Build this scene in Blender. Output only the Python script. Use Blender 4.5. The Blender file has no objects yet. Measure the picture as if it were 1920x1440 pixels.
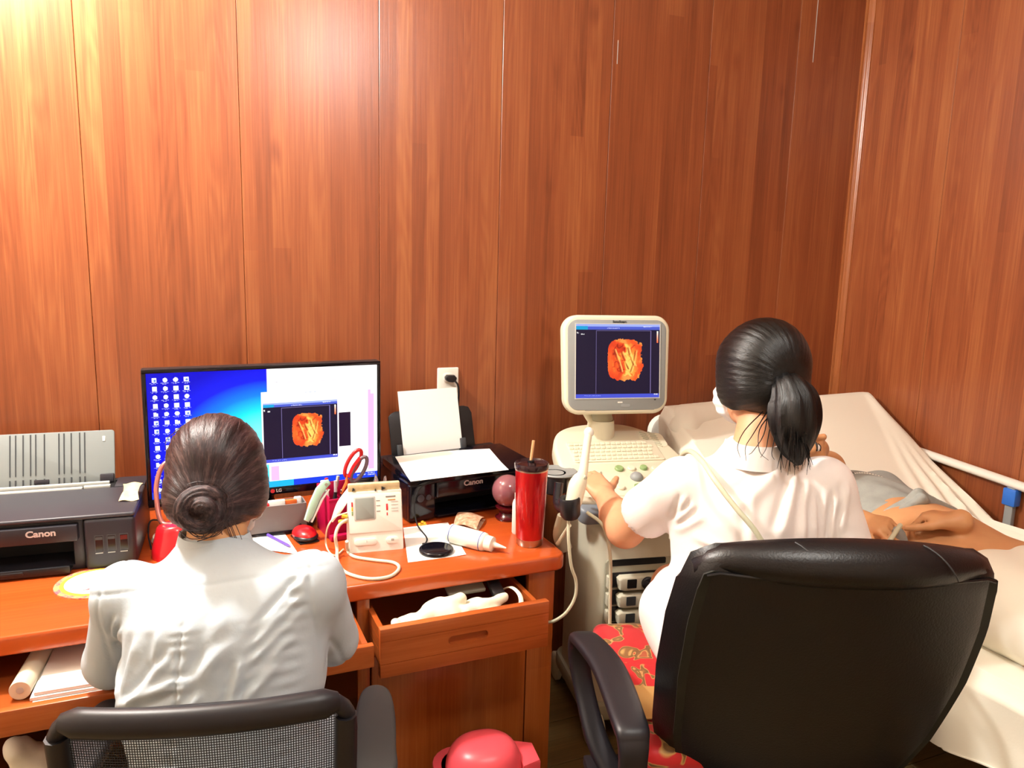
import bpy, bmesh, math, random
import numpy as np
from mathutils import Vector, Matrix
random.seed(7); RNG=np.random.default_rng(7)
S=bpy.context.scene; C=S.collection
PI=math.pi; R_=math.radians

# ------------------------------------------------------------------ camera, world, lamps, exposure
F=1440.; PITCH=R_(9.66); ROLL=R_(1.5); YAW=R_(23.6); CAMH=1.52
fw=np.array([math.sin(YAW)*math.cos(PITCH),math.cos(YAW)*math.cos(PITCH),-math.sin(PITCH)])
_r=np.array([math.cos(YAW),-math.sin(YAW),0.]); _u=np.cross(_r,fw)
CR=math.cos(ROLL)*_r+math.sin(ROLL)*_u; CU=np.cross(CR,fw)
cd=bpy.data.cameras.new('camera'); cam=bpy.data.objects.new('camera',cd); C.objects.link(cam)
cd.sensor_width=36; cd.lens=36*F/1920; cd.clip_start=.02
cam.matrix_world=Matrix(((CR[0],CU[0],-fw[0],0),(CR[1],CU[1],-fw[1],0),(CR[2],CU[2],-fw[2],CAMH),(0,0,0,1)))
S.camera=cam
def P(x,y,Z):                      # a point seen at pixel (x,y) at forward distance Z (metres)
    return np.array([0,0,CAMH])+Z*(fw+CR*(x-960)/F-CU*(y-720)/F)
def on(x,y,z=None,Y=None,X=None):  # where the sight line meets a horizontal or upright plane
    d=fw+CR*(x-960)/F-CU*(y-720)/F
    t=(z-CAMH)/d[2] if z is not None else (Y/d[1] if Y is not None else X/d[0])
    return np.array([0,0,CAMH])+t*d
w=bpy.data.worlds.new('World'); S.world=w; w.use_nodes=True
w.node_tree.nodes['Background'].inputs[0].default_value=(1,.9,.8,1); w.node_tree.nodes['Background'].inputs[1].default_value=.3
S.view_settings.view_transform='Standard'; S.view_settings.look='None'; S.view_settings.gamma=1; S.view_settings.use_curve_mapping=False
S.view_settings.exposure=0.2
def lamp(name,kind,loc,power,col,size=.2,target=None,spot=None):
    l=bpy.data.lights.new(name,kind); l.energy=power; l.color=col
    if kind=='AREA': l.shape='DISK'; l.size=size
    elif kind in('POINT','SPOT'): l.shadow_soft_size=size
    if spot: l.spot_size=R_(spot); l.spot_blend=.6
    o=bpy.data.objects.new(name,l); C.objects.link(o); o.location=loc
    if target is not None: o.rotation_euler=(Vector(target)-Vector(loc)).to_track_quat('-Z','Y').to_euler()
    return o
LA=(-.54,2.0,2.50); LB=(.80,.34,2.58)
lamp('lamp_by_wall','POINT',LA,175,(1,.99,.96),.06)
lamp('lamp_overhead','POINT',LB,44,(1,.99,.97),.11)

# ------------------------------------------------------------------ materials
def lin(c):
    if isinstance(c,str): c=[int(c[i:i+2],16)/255 for i in (0,2,4)]
    return [(v/12.92 if v<=.04045 else ((v+.055)/1.055)**2.4) for v in c]+[1]
def mat(name,col,rough=.5,metal=0,spec=.5,noise=None,bump=None,emit=None,estr=1,coat=0,trans=0,ior=1.45,sheen=0,sss=0,alpha=None):
    m=bpy.data.materials.new(name); m.use_nodes=True; nt=m.node_tree; b=nt.nodes['Principled BSDF']
    b.inputs['Base Color'].default_value=lin(col); b.inputs['Roughness'].default_value=rough; b.inputs['Metallic'].default_value=metal
    b.inputs['Specular IOR Level'].default_value=spec; b.inputs['IOR'].default_value=ior
    b.inputs['Coat Weight'].default_value=coat; b.inputs['Transmission Weight'].default_value=trans; b.inputs['Sheen Weight'].default_value=sheen
    if sss: b.inputs['Subsurface Weight'].default_value=sss; b.inputs['Subsurface Radius'].default_value=(.02,.008,.004); b.inputs['Subsurface Scale'].default_value=.5
    if emit: b.inputs['Emission Color'].default_value=lin(emit); b.inputs['Emission Strength'].default_value=estr
    tc=nt.nodes.new('ShaderNodeTexCoord')
    if noise:      # (scale, other colour, amount)
        n=nt.nodes.new('ShaderNodeTexNoise'); n.inputs['Scale'].default_value=noise[0]; n.inputs['Detail'].default_value=5
        nt.links.new(tc.outputs['Object'],n.inputs['Vector'])
        r=nt.nodes.new('ShaderNodeValToRGB'); r.color_ramp.elements[0].position=.35; r.color_ramp.elements[1].position=.7
        a=lin(col); o=lin(noise[1]); k=noise[2]
        r.color_ramp.elements[0].color=a; r.color_ramp.elements[1].color=[a[i]*(1-k)+o[i]*k for i in range(3)]+[1]
        nt.links.new(n.outputs['Fac'],r.inputs['Fac']); nt.links.new(r.outputs['Color'],b.inputs['Base Color'])
    if bump:       # (scale, strength, distance)
        n=nt.nodes.new('ShaderNodeTexNoise'); n.inputs['Scale'].default_value=bump[0]; n.inputs['Detail'].default_value=4
        nt.links.new(tc.outputs['Object'],n.inputs['Vector'])
        bn=nt.nodes.new('ShaderNodeBump'); bn.inputs['Strength'].default_value=bump[1]; bn.inputs['Distance'].default_value=bump[2]
        nt.links.new(n.outputs['Fac'],bn.inputs['Height']); nt.links.new(bn.outputs['Normal'],b.inputs['Normal'])
    return m
def wood(name,across,along,dark,mid,light,stripe=18.,rough=.3,spec=.5,grain=1.,var=1.,coat=0,seed=0.,fig=.5,bumpk=.1):
    """stripes run along one axis; each stripe has its own tone; fine fibres and arched figure on top"""
    m=bpy.data.materials.new(name); m.use_nodes=True; nt=m.node_tree; b=nt.nodes['Principled BSDF']; L=nt.links.new
    N=lambda t: nt.nodes.new(t)
    tc=N('ShaderNodeTexCoord'); sp=N('ShaderNodeSeparateXYZ'); L(tc.outputs['Object'],sp.inputs[0])
    u=sp.outputs['XYZ'.index(across)]; v=sp.outputs['XYZ'.index(along)]
    def M(op,a,bb=None,c=None):
        n=N('ShaderNodeMath'); n.operation=op
        for i,x in enumerate((a,bb,c)):
            if x is None: continue
            if isinstance(x,(int,float)): n.inputs[i].default_value=x
            else: L(x,n.inputs[i])
        return n.outputs[0]
    def V(x,y,z=0.):
        n=N('ShaderNodeCombineXYZ')
        for i,q in enumerate((x,y,z)):
            if isinstance(q,(int,float)): n.inputs[i].default_value=q
            else: L(q,n.inputs[i])
        return n.outputs[0]
    def noise(vec,scale,det=3,rgh=.5):
        n=N('ShaderNodeTexNoise'); n.inputs['Scale'].default_value=scale; n.inputs['Detail'].default_value=det; n.inputs['Roughness'].default_value=rgh
        L(vec,n.inputs['Vector']); return n.outputs['Fac']
    us=M('MULTIPLY_ADD',u,stripe,seed)
    # each board has its own end joint: columns in u, stretched cells in v
    vo=N('ShaderNodeTexVoronoi'); vo.voronoi_dimensions='1D'; vo.inputs['Scale'].default_value=1; L(us,vo.inputs['W'])
    sepc=N('ShaderNodeSeparateColor'); L(vo.outputs['Color'],sepc.inputs[0])
    vv=M('ADD',M('MULTIPLY',v,.30),M('MULTIPLY',sepc.outputs[1],7.))
    wn=N('ShaderNodeTexWhiteNoise'); wn.noise_dimensions='2D'; L(V(M('MULTIPLY',sepc.outputs[0],91.),M('FLOOR',vv)),wn.inputs['Vector'])
    tone=wn.outputs['Value']
    off=M('MULTIPLY',sepc.outputs[0],37.)
    fib=noise(V(M('MULTIPLY',u,150.),M('MULTIPLY',v,2.2),off),1.,4,.6)
    fine=noise(V(M('MULTIPLY',u,520.),M('MULTIPLY',v,7.),off),1.,3,.6)
    broad=noise(V(M('MULTIPLY',u,16.),M('MULTIPLY',v,1.3),off),1.,3,.55)
    # arched figure: rings of a stretched radial field
    wv=noise(V(M('MULTIPLY',u,9.),M('MULTIPLY',v,1.0),M('ADD',off,5.)),1.,2,.4)
    ring=M('SINE',M('MULTIPLY',wv,95.))
    figm=M('GREATER_THAN',sepc.outputs[2],.62)
    t=M('ADD',M('MULTIPLY',M('SUBTRACT',tone,.5),.17*var),M('MULTIPLY',M('SUBTRACT',fib,.5),.52*grain))
    t=M('ADD',t,M('MULTIPLY',M('SUBTRACT',fine,.5),.22*grain))
    t=M('ADD',t,M('MULTIPLY',M('SUBTRACT',broad,.5),.5*var))
    t=M('ADD',t,M('MULTIPLY',M('MULTIPLY',ring,figm),.085*fig))
    kn=N('ShaderNodeTexVoronoi'); kn.inputs['Scale'].default_value=1; L(V(M('MULTIPLY',u,4.3),M('MULTIPLY',v,2.3),seed),kn.inputs['Vector'])
    knot=M('MULTIPLY',M('SMOOTH_MIN',M('SUBTRACT',kn.outputs['Distance'],.11),0.,.03),3.2*fig)
    t=M('ADD',M('ADD',t,.5),knot)
    cr=N('ShaderNodeValToRGB'); e=cr.color_ramp.elements; e[0].position=.12; e[0].color=lin(dark); e[1].position=.88; e[1].color=lin(light)
    x=cr.color_ramp.elements.new(.5); x.color=lin(mid)
    L(t,cr.inputs['Fac']); L(cr.outputs['Color'],b.inputs['Base Color'])
    b.inputs['Roughness'].default_value=rough; b.inputs['Specular IOR Level'].default_value=spec; b.inputs['Coat Weight'].default_value=coat; b.inputs['Coat Roughness'].default_value=.15
    bn=N('ShaderNodeBump'); bn.inputs['Strength'].default_value=bumpk; bn.inputs['Distance'].default_value=.002
    L(M('ADD',fib,M('MULTIPLY',fine,.5)),bn.inputs['Height']); L(bn.outputs['Normal'],b.inputs['Normal'])
    return m
def attr_mat(name,attr,emit=0,rough=.3):
    m=bpy.data.materials.new(name); m.use_nodes=True; nt=m.node_tree; b=nt.nodes['Principled BSDF']
    a=nt.nodes.new('ShaderNodeAttribute'); a.attribute_name=attr
    if emit:
        b.inputs['Base Color'].default_value=(.004,.004,.005,1); nt.links.new(a.outputs['Color'],b.inputs['Emission Color']); b.inputs['Emission Strength'].default_value=emit
    else: nt.links.new(a.outputs['Color'],b.inputs['Base Color'])
    b.inputs['Roughness'].default_value=rough
    if emit: b.inputs['Specular IOR Level'].default_value=.2
    return m
def hair_mat(name,dark,mid,light,rough=.38,spec=.5,freq=26.,bump=.5):
    m=bpy.data.materials.new(name); m.use_nodes=True; nt=m.node_tree; b=nt.nodes['Principled BSDF']; L=nt.links.new
    a=nt.nodes.new('ShaderNodeAttribute'); a.attribute_name='flow'
    n1=nt.nodes.new('ShaderNodeTexNoise'); n1.inputs['Scale'].default_value=freq; n1.inputs['Detail'].default_value=4; n1.inputs['Roughness'].default_value=.65
    n2=nt.nodes.new('ShaderNodeTexNoise'); n2.inputs['Scale'].default_value=freq*.22; n2.inputs['Detail'].default_value=2
    for n in (n1,n2): L(a.outputs['Vector'],n.inputs['Vector'])
    mx=nt.nodes.new('ShaderNodeMath'); mx.operation='MULTIPLY_ADD'; L(n2.outputs['Fac'],mx.inputs[0]); mx.inputs[1].default_value=.55
    m2=nt.nodes.new('ShaderNodeMath'); m2.operation='MULTIPLY'; L(n1.outputs['Fac'],m2.inputs[0]); m2.inputs[1].default_value=.5; L(m2.outputs[0],mx.inputs[2])
    r=nt.nodes.new('ShaderNodeValToRGB'); e=r.color_ramp.elements; e[0].position=.40; e[0].color=lin(dark); e[1].position=.68; e[1].color=lin(light)
    k=r.color_ramp.elements.new(.53); k.color=lin(mid)
    L(mx.outputs[0],r.inputs['Fac']); L(r.outputs['Color'],b.inputs['Base Color'])
    bn=nt.nodes.new('ShaderNodeBump'); bn.inputs['Strength'].default_value=bump; bn.inputs['Distance'].default_value=.004
    L(n1.outputs['Fac'],bn.inputs['Height']); L(bn.outputs['Normal'],b.inputs['Normal'])
    b.inputs['Roughness'].default_value=rough; b.inputs['Specular IOR Level'].default_value=spec
    return m
M_={}
WALLC=('5b2a17','8b4a2a','a9693d')
M_['wall_b']=wood('wall wood',across='X',along='Z',dark=WALLC[0],mid=WALLC[1],light=WALLC[2],stripe=19,rough=.31,spec=.66,seed=3.)
M_['wall_r']=wood('right wall wood',across='Y',along='Z',dark=WALLC[0],mid=WALLC[1],light=WALLC[2],stripe=19,rough=.31,spec=.5,seed=11.)
M_['trim']=wood('trim wood',across='X',along='Z',dark='7a3d1e',mid='9c5a30',light='bd7f4e',stripe=9,rough=.25,seed=1.)
M_['desk']=wood('desk top wood',across='Y',along='X',dark='8e3512',mid='b74f1f',light='cf6e30',stripe=7,rough=.22,spec=.5,var=.5,grain=.6,coat=.3,fig=.25,bumpk=.04)
M_['deskv']=wood('desk upright wood',across='X',along='Z',dark='75300f',mid='a2531f',light='c07434',stripe=9,rough=.25,spec=.5,var=.6,grain=.7,coat=.3,fig=.3,bumpk=.04)
M_['deskh']=wood('desk front wood',across='Z',along='X',dark='7e330f',mid='aa5424',light='c4743a',stripe=9,rough=.25,spec=.5,var=.6,grain=.7,coat=.3,fig=.3,bumpk=.04)
M_['floor']=wood('floor wood print',across='Y',along='X',dark='5d4a2a',mid='7d683f',light='988253',stripe=7,rough=.4)
M_['plaster']=mat('warm plaster','e6d9c4',.8)
M_['blk']=mat('black plastic','17161a',.35,bump=(700,.05,.001))
M_['blkg']=mat('gloss black plastic','0d0c14',.12)
M_['blkd']=mat('dark opening','050508',.6)
M_['chr']=mat('charcoal plastic','2a2930',.45,bump=(600,.06,.001))
M_['p1']=mat('printer charcoal','26242b',.42,bump=(500,.05,.001))
M_['p1l']=mat('printer lid grey','34333a',.4)
M_['gry']=mat('tray grey','7c8180',.5)
M_['gryd']=mat('rib dark grey','3a3d40',.5)
M_['gryl']=mat('light grey plastic','b9bbb6',.5)
M_['silver']=mat('silver print','cfcfd2',.3,metal=.3)
M_['wht']=mat('white plastic','e9e6dc',.35)
M_['paper']=mat('paper','f1f1ee',.75)
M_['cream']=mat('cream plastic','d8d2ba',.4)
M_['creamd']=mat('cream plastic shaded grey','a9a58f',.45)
M_['usgrey']=mat('grey plastic bezel','8d9190',.45)
M_['usblue']=mat('blue grey plastic','7d8790',.4)
M_['red']=mat('red plastic','c3141b',.28,coat=.3)
M_['redl']=mat('red lamp enamel','c01722',.3,coat=.4)
M_['tumbler']=mat('red metallic lacquer','b90d18',.28,metal=.35,coat=.6)
M_['steel']=mat('brushed steel','b9b2a8',.28,metal=1)
M_['chrome']=mat('chrome','c9c9c9',.15,metal=1)
M_['copper']=mat('pink copper tube','b06a62',.3,metal=.6)
M_['mag']=mat('magenta plastic','c41650',.3,trans=.25,ior=1.3)
M_['mint']=mat('mint plastic','a7cdb8',.4)
M_['brass']=mat('brass','9b7236',.35,metal=1)
M_['lcd']=mat('grey lcd','8d948e',.3)
M_['yel']=mat('yellow plastic','dfb52f',.4)
M_['tape']=mat('cream tape','d8c89c',.6,noise=(60,'b49a6a',.5))
M_['note']=mat('brown banknote print','b07a5a',.7,noise=(90,'e0c3a6',.8))
M_['leather']=mat('black leather','0f0e11',.38,spec=.5,bump=(260,.25,.002))
M_['clothback']=mat('black cover cloth','121510',.62,bump=(900,.25,.001),noise=(30,'191d15',.7))
M_['armpl']=mat('black arm plastic','1b1a20',.42)
M_['meshm']=mat('black mesh thread','141317',.6)
M_['sheet']=mat('white sheet','ede8d8',.85,bump=(160,.12,.002))
M_['coat']=mat('white coat cotton','bac7d2',.85,bump=(55,.25,.004))
M_['uni']=mat('white uniform','efe6e2',.85,bump=(40,.2,.004))
M_['skin']=mat('skin','d9a07a',.5,sss=.12,noise=(25,'cf8f6c',.5))
M_['skin2']=mat('tan skin','cf9a6c',.5,sss=.12,noise=(18,'bf8458',.5))
M_['greyshirt']=mat('grey jersey','9fa29c',.85,noise=(30,'8c8f8a',.6),bump=(300,.2,.002))
M_['mask']=mat('mask fabric','e9eef0',.8)
M_['rubber']=mat('dark rubber','101012',.7)
M_['cable']=mat('pale cable','c9c9ae',.4)
M_['bluecl']=mat('blue clamp','2f6fd0',.4)
M_['bin']=mat('coral red plastic','e2505a',.35)
M_['ball']=mat('mauve crystal','7d4a52',.08,coat=.5,noise=(14,'94666a',.6))
M_['dkred']=mat('dark red lacquer','4a0a12',.2,coat=.5)
M_['clear']=mat('clear film','ffffff',.1,trans=.92,ior=1.12)
M_['gel']=mat('gel bottle white','e9e6d6',.35)
M_['blueprint']=mat('blue print','2b4b9a',.5)
M_['redprint']=mat('red print','d02a30',.5)
M_['greyprint']=mat('grey print','9a9a92',.5)
M_['blackprint']=mat('black print','1c1c1c',.5)
M_['green']=mat('green key tint','86a06a',.5)
M_['purple']=mat('violet plastic','6a4fc0',.3)
M_['tan']=mat('tan envelope','c49a5c',.7)
M_['lightcloth']=mat('cream cloth bag','f0ead0',.85,bump=(120,.25,.003))
M_['straw']=mat('beige straw','d9a878',.4)
M_['bulb']=mat('lit bulb','fff4dd',.4,emit='fff0d2',estr=14)
M_['white_em']=mat('ceiling diffuser','ffffff',.4,emit='fff0dc',estr=4)
M_['hairb']=hair_mat('black hair','020203','050506','0e0f12',.36,.42,40,.35)
M_['hairn']=hair_mat('brown hair','150b10','2e1d22','5f4947',.42,.4,34,.4)
M_['tumlid']=mat('smoky clear lid','3a2226',.1,trans=.4)
# brocade: red silk with brown-gold scrolls
def brocade():
    m=mat('red brocade','c4121c',.5,sheen=.3); nt=m.node_tree; b=nt.nodes['Principled BSDF']; L=nt.links.new
    tc=nt.nodes.new('ShaderNodeTexCoord')
    n=nt.nodes.new('ShaderNodeTexNoise'); n.inputs['Scale'].default_value=10; n.inputs['Detail'].default_value=1.2; n.inputs['Distortion'].default_value=2.2
    L(tc.outputs['Object'],n.inputs['Vector'])
    r=nt.nodes.new('ShaderNodeValToRGB'); e=r.color_ramp.elements; r.color_ramp.interpolation='LINEAR'
    e[0].position=.530; e[0].color=lin('c1111b'); e[1].position=.548; e[1].color=lin('c79a55')
    x=r.color_ramp.elements.new(.575); x.color=lin('6b4a1e'); x=r.color_ramp.elements.new(.645); x.color=lin('8a5f2c')
    x=r.color_ramp.elements.new(.675); x.color=lin('c9a05c'); x=r.color_ramp.elements.new(.71); x.color=lin('a8502c')
    L(n.outputs['Fac'],r.inputs['Fac']); L(r.outputs['Color'],b.inputs['Base Color']); return m
M_['brocade']=brocade()

# ------------------------------------------------------------------ mesh builder
def rotz(a): return Matrix.Rotation(a,4,'Z')
def frame(o,x,y,z): return Matrix(((x[0],y[0],z[0],o[0]),(x[1],y[1],z[1],o[1]),(x[2],y[2],z[2],o[2]),(0,0,0,1)))
def axis_frame(o,d):
    q=Vector(d).normalized().to_track_quat('Z','Y').to_matrix().to_4x4(); q.translation=Vector(o); return q
def catmull(pts,n=8):
    p=[np.array(q,float) for q in pts]; p=[2*p[0]-p[1]]+p+[2*p[-1]-p[-2]]; out=[]
    for i in range(1,len(p)-2):
        for k in range(n):
            t=k/n; a,b,c,d=p[i-1],p[i],p[i+1],p[i+2]
            out.append(.5*((2*b)+(c-a)*t+(2*a-5*b+4*c-d)*t*t+(3*b-a-3*c+d)*t**3))
    out.append(p[-2]); return out
class MB:
    def __init__(s,M=None): s.v=[]; s.f=[]; s.M=M or Matrix()
    def add(s,vs,fs,M=None):
        T=s.M@M if M is not None else s.M
        o=len(s.v); s.v+=[tuple(T@Vector(tuple(float(c) for c in q))) for q in vs]; s.f+=[tuple(i+o for i in f) for f in fs]; return s
    def bm(s,bm,M=None):
        bm.verts.index_update(); s.add([v.co[:] for v in bm.verts],[[v.index for v in f.verts] for f in bm.faces],M); bm.free(); return s
    def box(s,c,size,bevel=0,M=None,seg=2):
        bm=bmesh.new(); bmesh.ops.create_cube(bm,size=1)
        for v in bm.verts: v.co=Vector((v.co.x*size[0]+c[0],v.co.y*size[1]+c[1],v.co.z*size[2]+c[2]))
        if bevel: bmesh.ops.bevel(bm,geom=bm.edges[:],offset=bevel,segments=seg,affect='EDGES',profile=.5)
        return s.bm(bm,M)
    def lohi(s,lo,hi,bevel=0,M=None,seg=2): return s.box([(a+b)/2 for a,b in zip(lo,hi)],[b-a for a,b in zip(lo,hi)],bevel,M,seg)
    def prism(s,poly,z0,z1,bevel=0,M=None,seg=2,holes=None):
        bm=bmesh.new(); vs=[bm.verts.new((p[0],p[1],z0)) for p in poly]; f=bm.faces.new(vs)
        r=bmesh.ops.extrude_face_region(bm,geom=[f])
        for v in r['geom']:
            if isinstance(v,bmesh.types.BMVert): v.co.z=z1
        bmesh.ops.recalc_face_normals(bm,faces=bm.faces[:])
        if bevel:
            ed=[e for e in bm.edges if abs(e.verts[0].co.z-e.verts[1].co.z)<1e-7]
            bmesh.ops.bevel(bm,geom=ed,offset=bevel,segments=seg,affect='EDGES',profile=.5)
        return s.bm(bm,M)
    def tube(s,pts,r,n=10,smooth=0,cap=True,flat=None,up=None):
        if smooth:
            m=len(pts); rr=list(r) if hasattr(r,'__len__') else [r]*m
            q=catmull([list(p)+[rr[i]] for i,p in enumerate(pts)],smooth); pts=[a[:3] for a in q]; r=[max(a[3],1e-5) for a in q]
        pts=[Vector(tuple(float(c) for c in p)) for p in pts]; m=len(pts); rr=list(r) if hasattr(r,'__len__') else [r]*m
        vs=[];fs=[]; prev=None
        for i,p in enumerate(pts):
            t=(pts[min(i+1,m-1)]-pts[max(i-1,0)]).normalized()
            if prev is None:
                a=Vector(up) if up is not None else (Vector((0,0,1)) if abs(t.z)<.9 else Vector((1,0,0))); x=t.cross(a).normalized()
            else: x=(prev-t*prev.dot(t)).normalized()
            prev=x; y=t.cross(x)
            for k in range(n):
                an=2*PI*k/n; vs.append(p+(x*math.cos(an)+y*math.sin(an)*(flat or 1))*rr[i])
        for i in range(m-1):
            for k in range(n): fs.append((i*n+k,i*n+(k+1)%n,(i+1)*n+(k+1)%n,(i+1)*n+k))
        if cap: fs.append(tuple(range(n))[::-1]); fs.append(tuple((m-1)*n+k for k in range(n)))
        return s.add(vs,fs)
    def lathe(s,prof,M=None,n=32):
        vs=[];fs=[]; m=len(prof)
        for r,z in prof:
            for k in range(n): a=2*PI*k/n; vs.append((max(r,1e-5)*math.cos(a),max(r,1e-5)*math.sin(a),z))
        for i in range(m-1):
            for k in range(n): fs.append((i*n+k,i*n+(k+1)%n,(i+1)*n+(k+1)%n,(i+1)*n+k))
        return s.add(vs,fs,M)
    def ell(s,c,r,M=None,n=20,m=12):
        prof=[]; vs=[];fs=[]
        for i in range(m+1):
            t=-PI/2+PI*i/m
            for k in range(n): a=2*PI*k/n; vs.append((c[0]+max(math.cos(t),1e-4)*r[0]*math.cos(a),c[1]+max(math.cos(t),1e-4)*r[1]*math.sin(a),c[2]+r[2]*math.sin(t)))
        for i in range(m):
            for k in range(n): fs.append((i*n+k,i*n+(k+1)%n,(i+1)*n+(k+1)%n,(i+1)*n+k))
        return s.add(vs,fs,M)
    def grid(s,fn,nu,nv,thick=0,M=None,flip=False):
        vs=[fn(i/nu,j/nv) for j in range(nv+1) for i in range(nu+1)]
        fs=[(j*(nu+1)+i,j*(nu+1)+i+1,(j+1)*(nu+1)+i+1,(j+1)*(nu+1)+i) for j in range(nv) for i in range(nu)]
        if flip: fs=[f[::-1] for f in fs]
        if thick:
            n=len(vs); A=np.array(vs,float).reshape(nv+1,nu+1,3); du=np.gradient(A,axis=1); dv=np.gradient(A,axis=0)
            N=np.cross(du,dv); N/=np.maximum(np.linalg.norm(N,axis=2,keepdims=True),1e-9)
            if flip: N=-N
            B=(A-N*thick).reshape(-1,3); vs=list(map(tuple,A.reshape(-1,3)))+list(map(tuple,B))
            fs=fs+[tuple(i+n for i in f[::-1]) for f in fs]
            idx=lambda i,j:j*(nu+1)+i
            ring=[idx(i,0) for i in range(nu+1)]+[idx(nu,j) for j in range(1,nv+1)]+[idx(i,nv) for i in range(nu-1,-1,-1)]+[idx(0,j) for j in range(nv-1,0,-1)]
            for a,b in zip(ring,ring[1:]+ring[:1]):
                q=(a,a+n,b+n,b); fs.append(q[::-1] if flip else q)
        return s.add(vs,fs,M)
    def mesh(s,name,smooth=40):
        me=bpy.data.meshes.new(name); me.from_pydata(s.v,[],s.f); me.update()
        if smooth: me.polygons.foreach_set('use_smooth',[True]*len(me.polygons)); me.set_sharp_from_angle(angle=R_(smooth))
        return me
    def build(s,name,m,parent=None,smooth=40,**k): return link(name,s.mesh(name,smooth),m,parent,**k)
PM={}
def link(name,me,m,parent=None,world=False,label=None):
    o=bpy.data.objects.new(name,me); C.objects.link(o)
    if m: me.materials.append(m)
    if parent is not None:
        o.parent=parent
        if world: o.matrix_parent_inverse=PM[parent.name].inverted()
    PM[o.name]=PM[parent.name] if (parent is not None and not world) else Matrix()
    if label: o['label']=label
    return o
def thing(name,label,cat,loc=(0,0,0),rz=0,group=None,M=None):
    o=bpy.data.objects.new(name,None); C.objects.link(o); T=M if M is not None else Matrix.Translation(Vector(tuple(float(c) for c in loc)))@rotz(rz)
    o.matrix_world=T; PM[o.name]=T; o.empty_display_size=.05
    return tag(o,label,cat,group)
def tag(o,label,cat,group=None):
    o['label']=label; o['category']=cat
    if group: o['group']=group
    return o
def struct(o): o['kind']='structure'; return o
def rrect(w,h,r,n=6,cx=0,cy=0):
    out=[]
    for sx,sy,a0 in ((1,1,0),(-1,1,90),(-1,-1,180),(1,-1,270)):
        for k in range(n+1): a=R_(a0+90*k/n); out.append((cx+sx*(w/2-r)+r*math.cos(a),cy+sy*(h/2-r)+r*math.sin(a)))
    return out
def cutout(o,cutter):
    md=o.modifiers.new('b','BOOLEAN'); md.operation='DIFFERENCE'; md.solver='EXACT'; md.object=cutter
    dg=bpy.context.evaluated_depsgraph_get(); dg.update(); me=bpy.data.meshes.new_from_object(o.evaluated_get(dg)); o.modifiers.clear(); o.data=me
    me.set_sharp_from_angle(angle=R_(35)); bpy.data.objects.remove(cutter); return o
def text(s,name,size,M,m,parent,depth=.0004,bold=.0,sx=1.,align='CENTER',**k):
    cu=bpy.data.curves.new(name,'FONT'); cu.body=s; cu.size=size; cu.extrude=depth; cu.offset=bold; cu.align_x=align; cu.align_y='CENTER'
    o=bpy.data.objects.new('t',cu); C.objects.link(o); dg=bpy.context.evaluated_depsgraph_get(); dg.update()
    me=bpy.data.meshes.new_from_object(o.evaluated_get(dg)); bpy.data.objects.remove(o)
    me.transform(M@Matrix.Diagonal((sx,1,1,1))); me.materials.clear(); return link(name,me,m,parent,**k)
XZ=Matrix.Rotation(PI/2,4,'X')     # text/prism plane facing -Y

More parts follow.
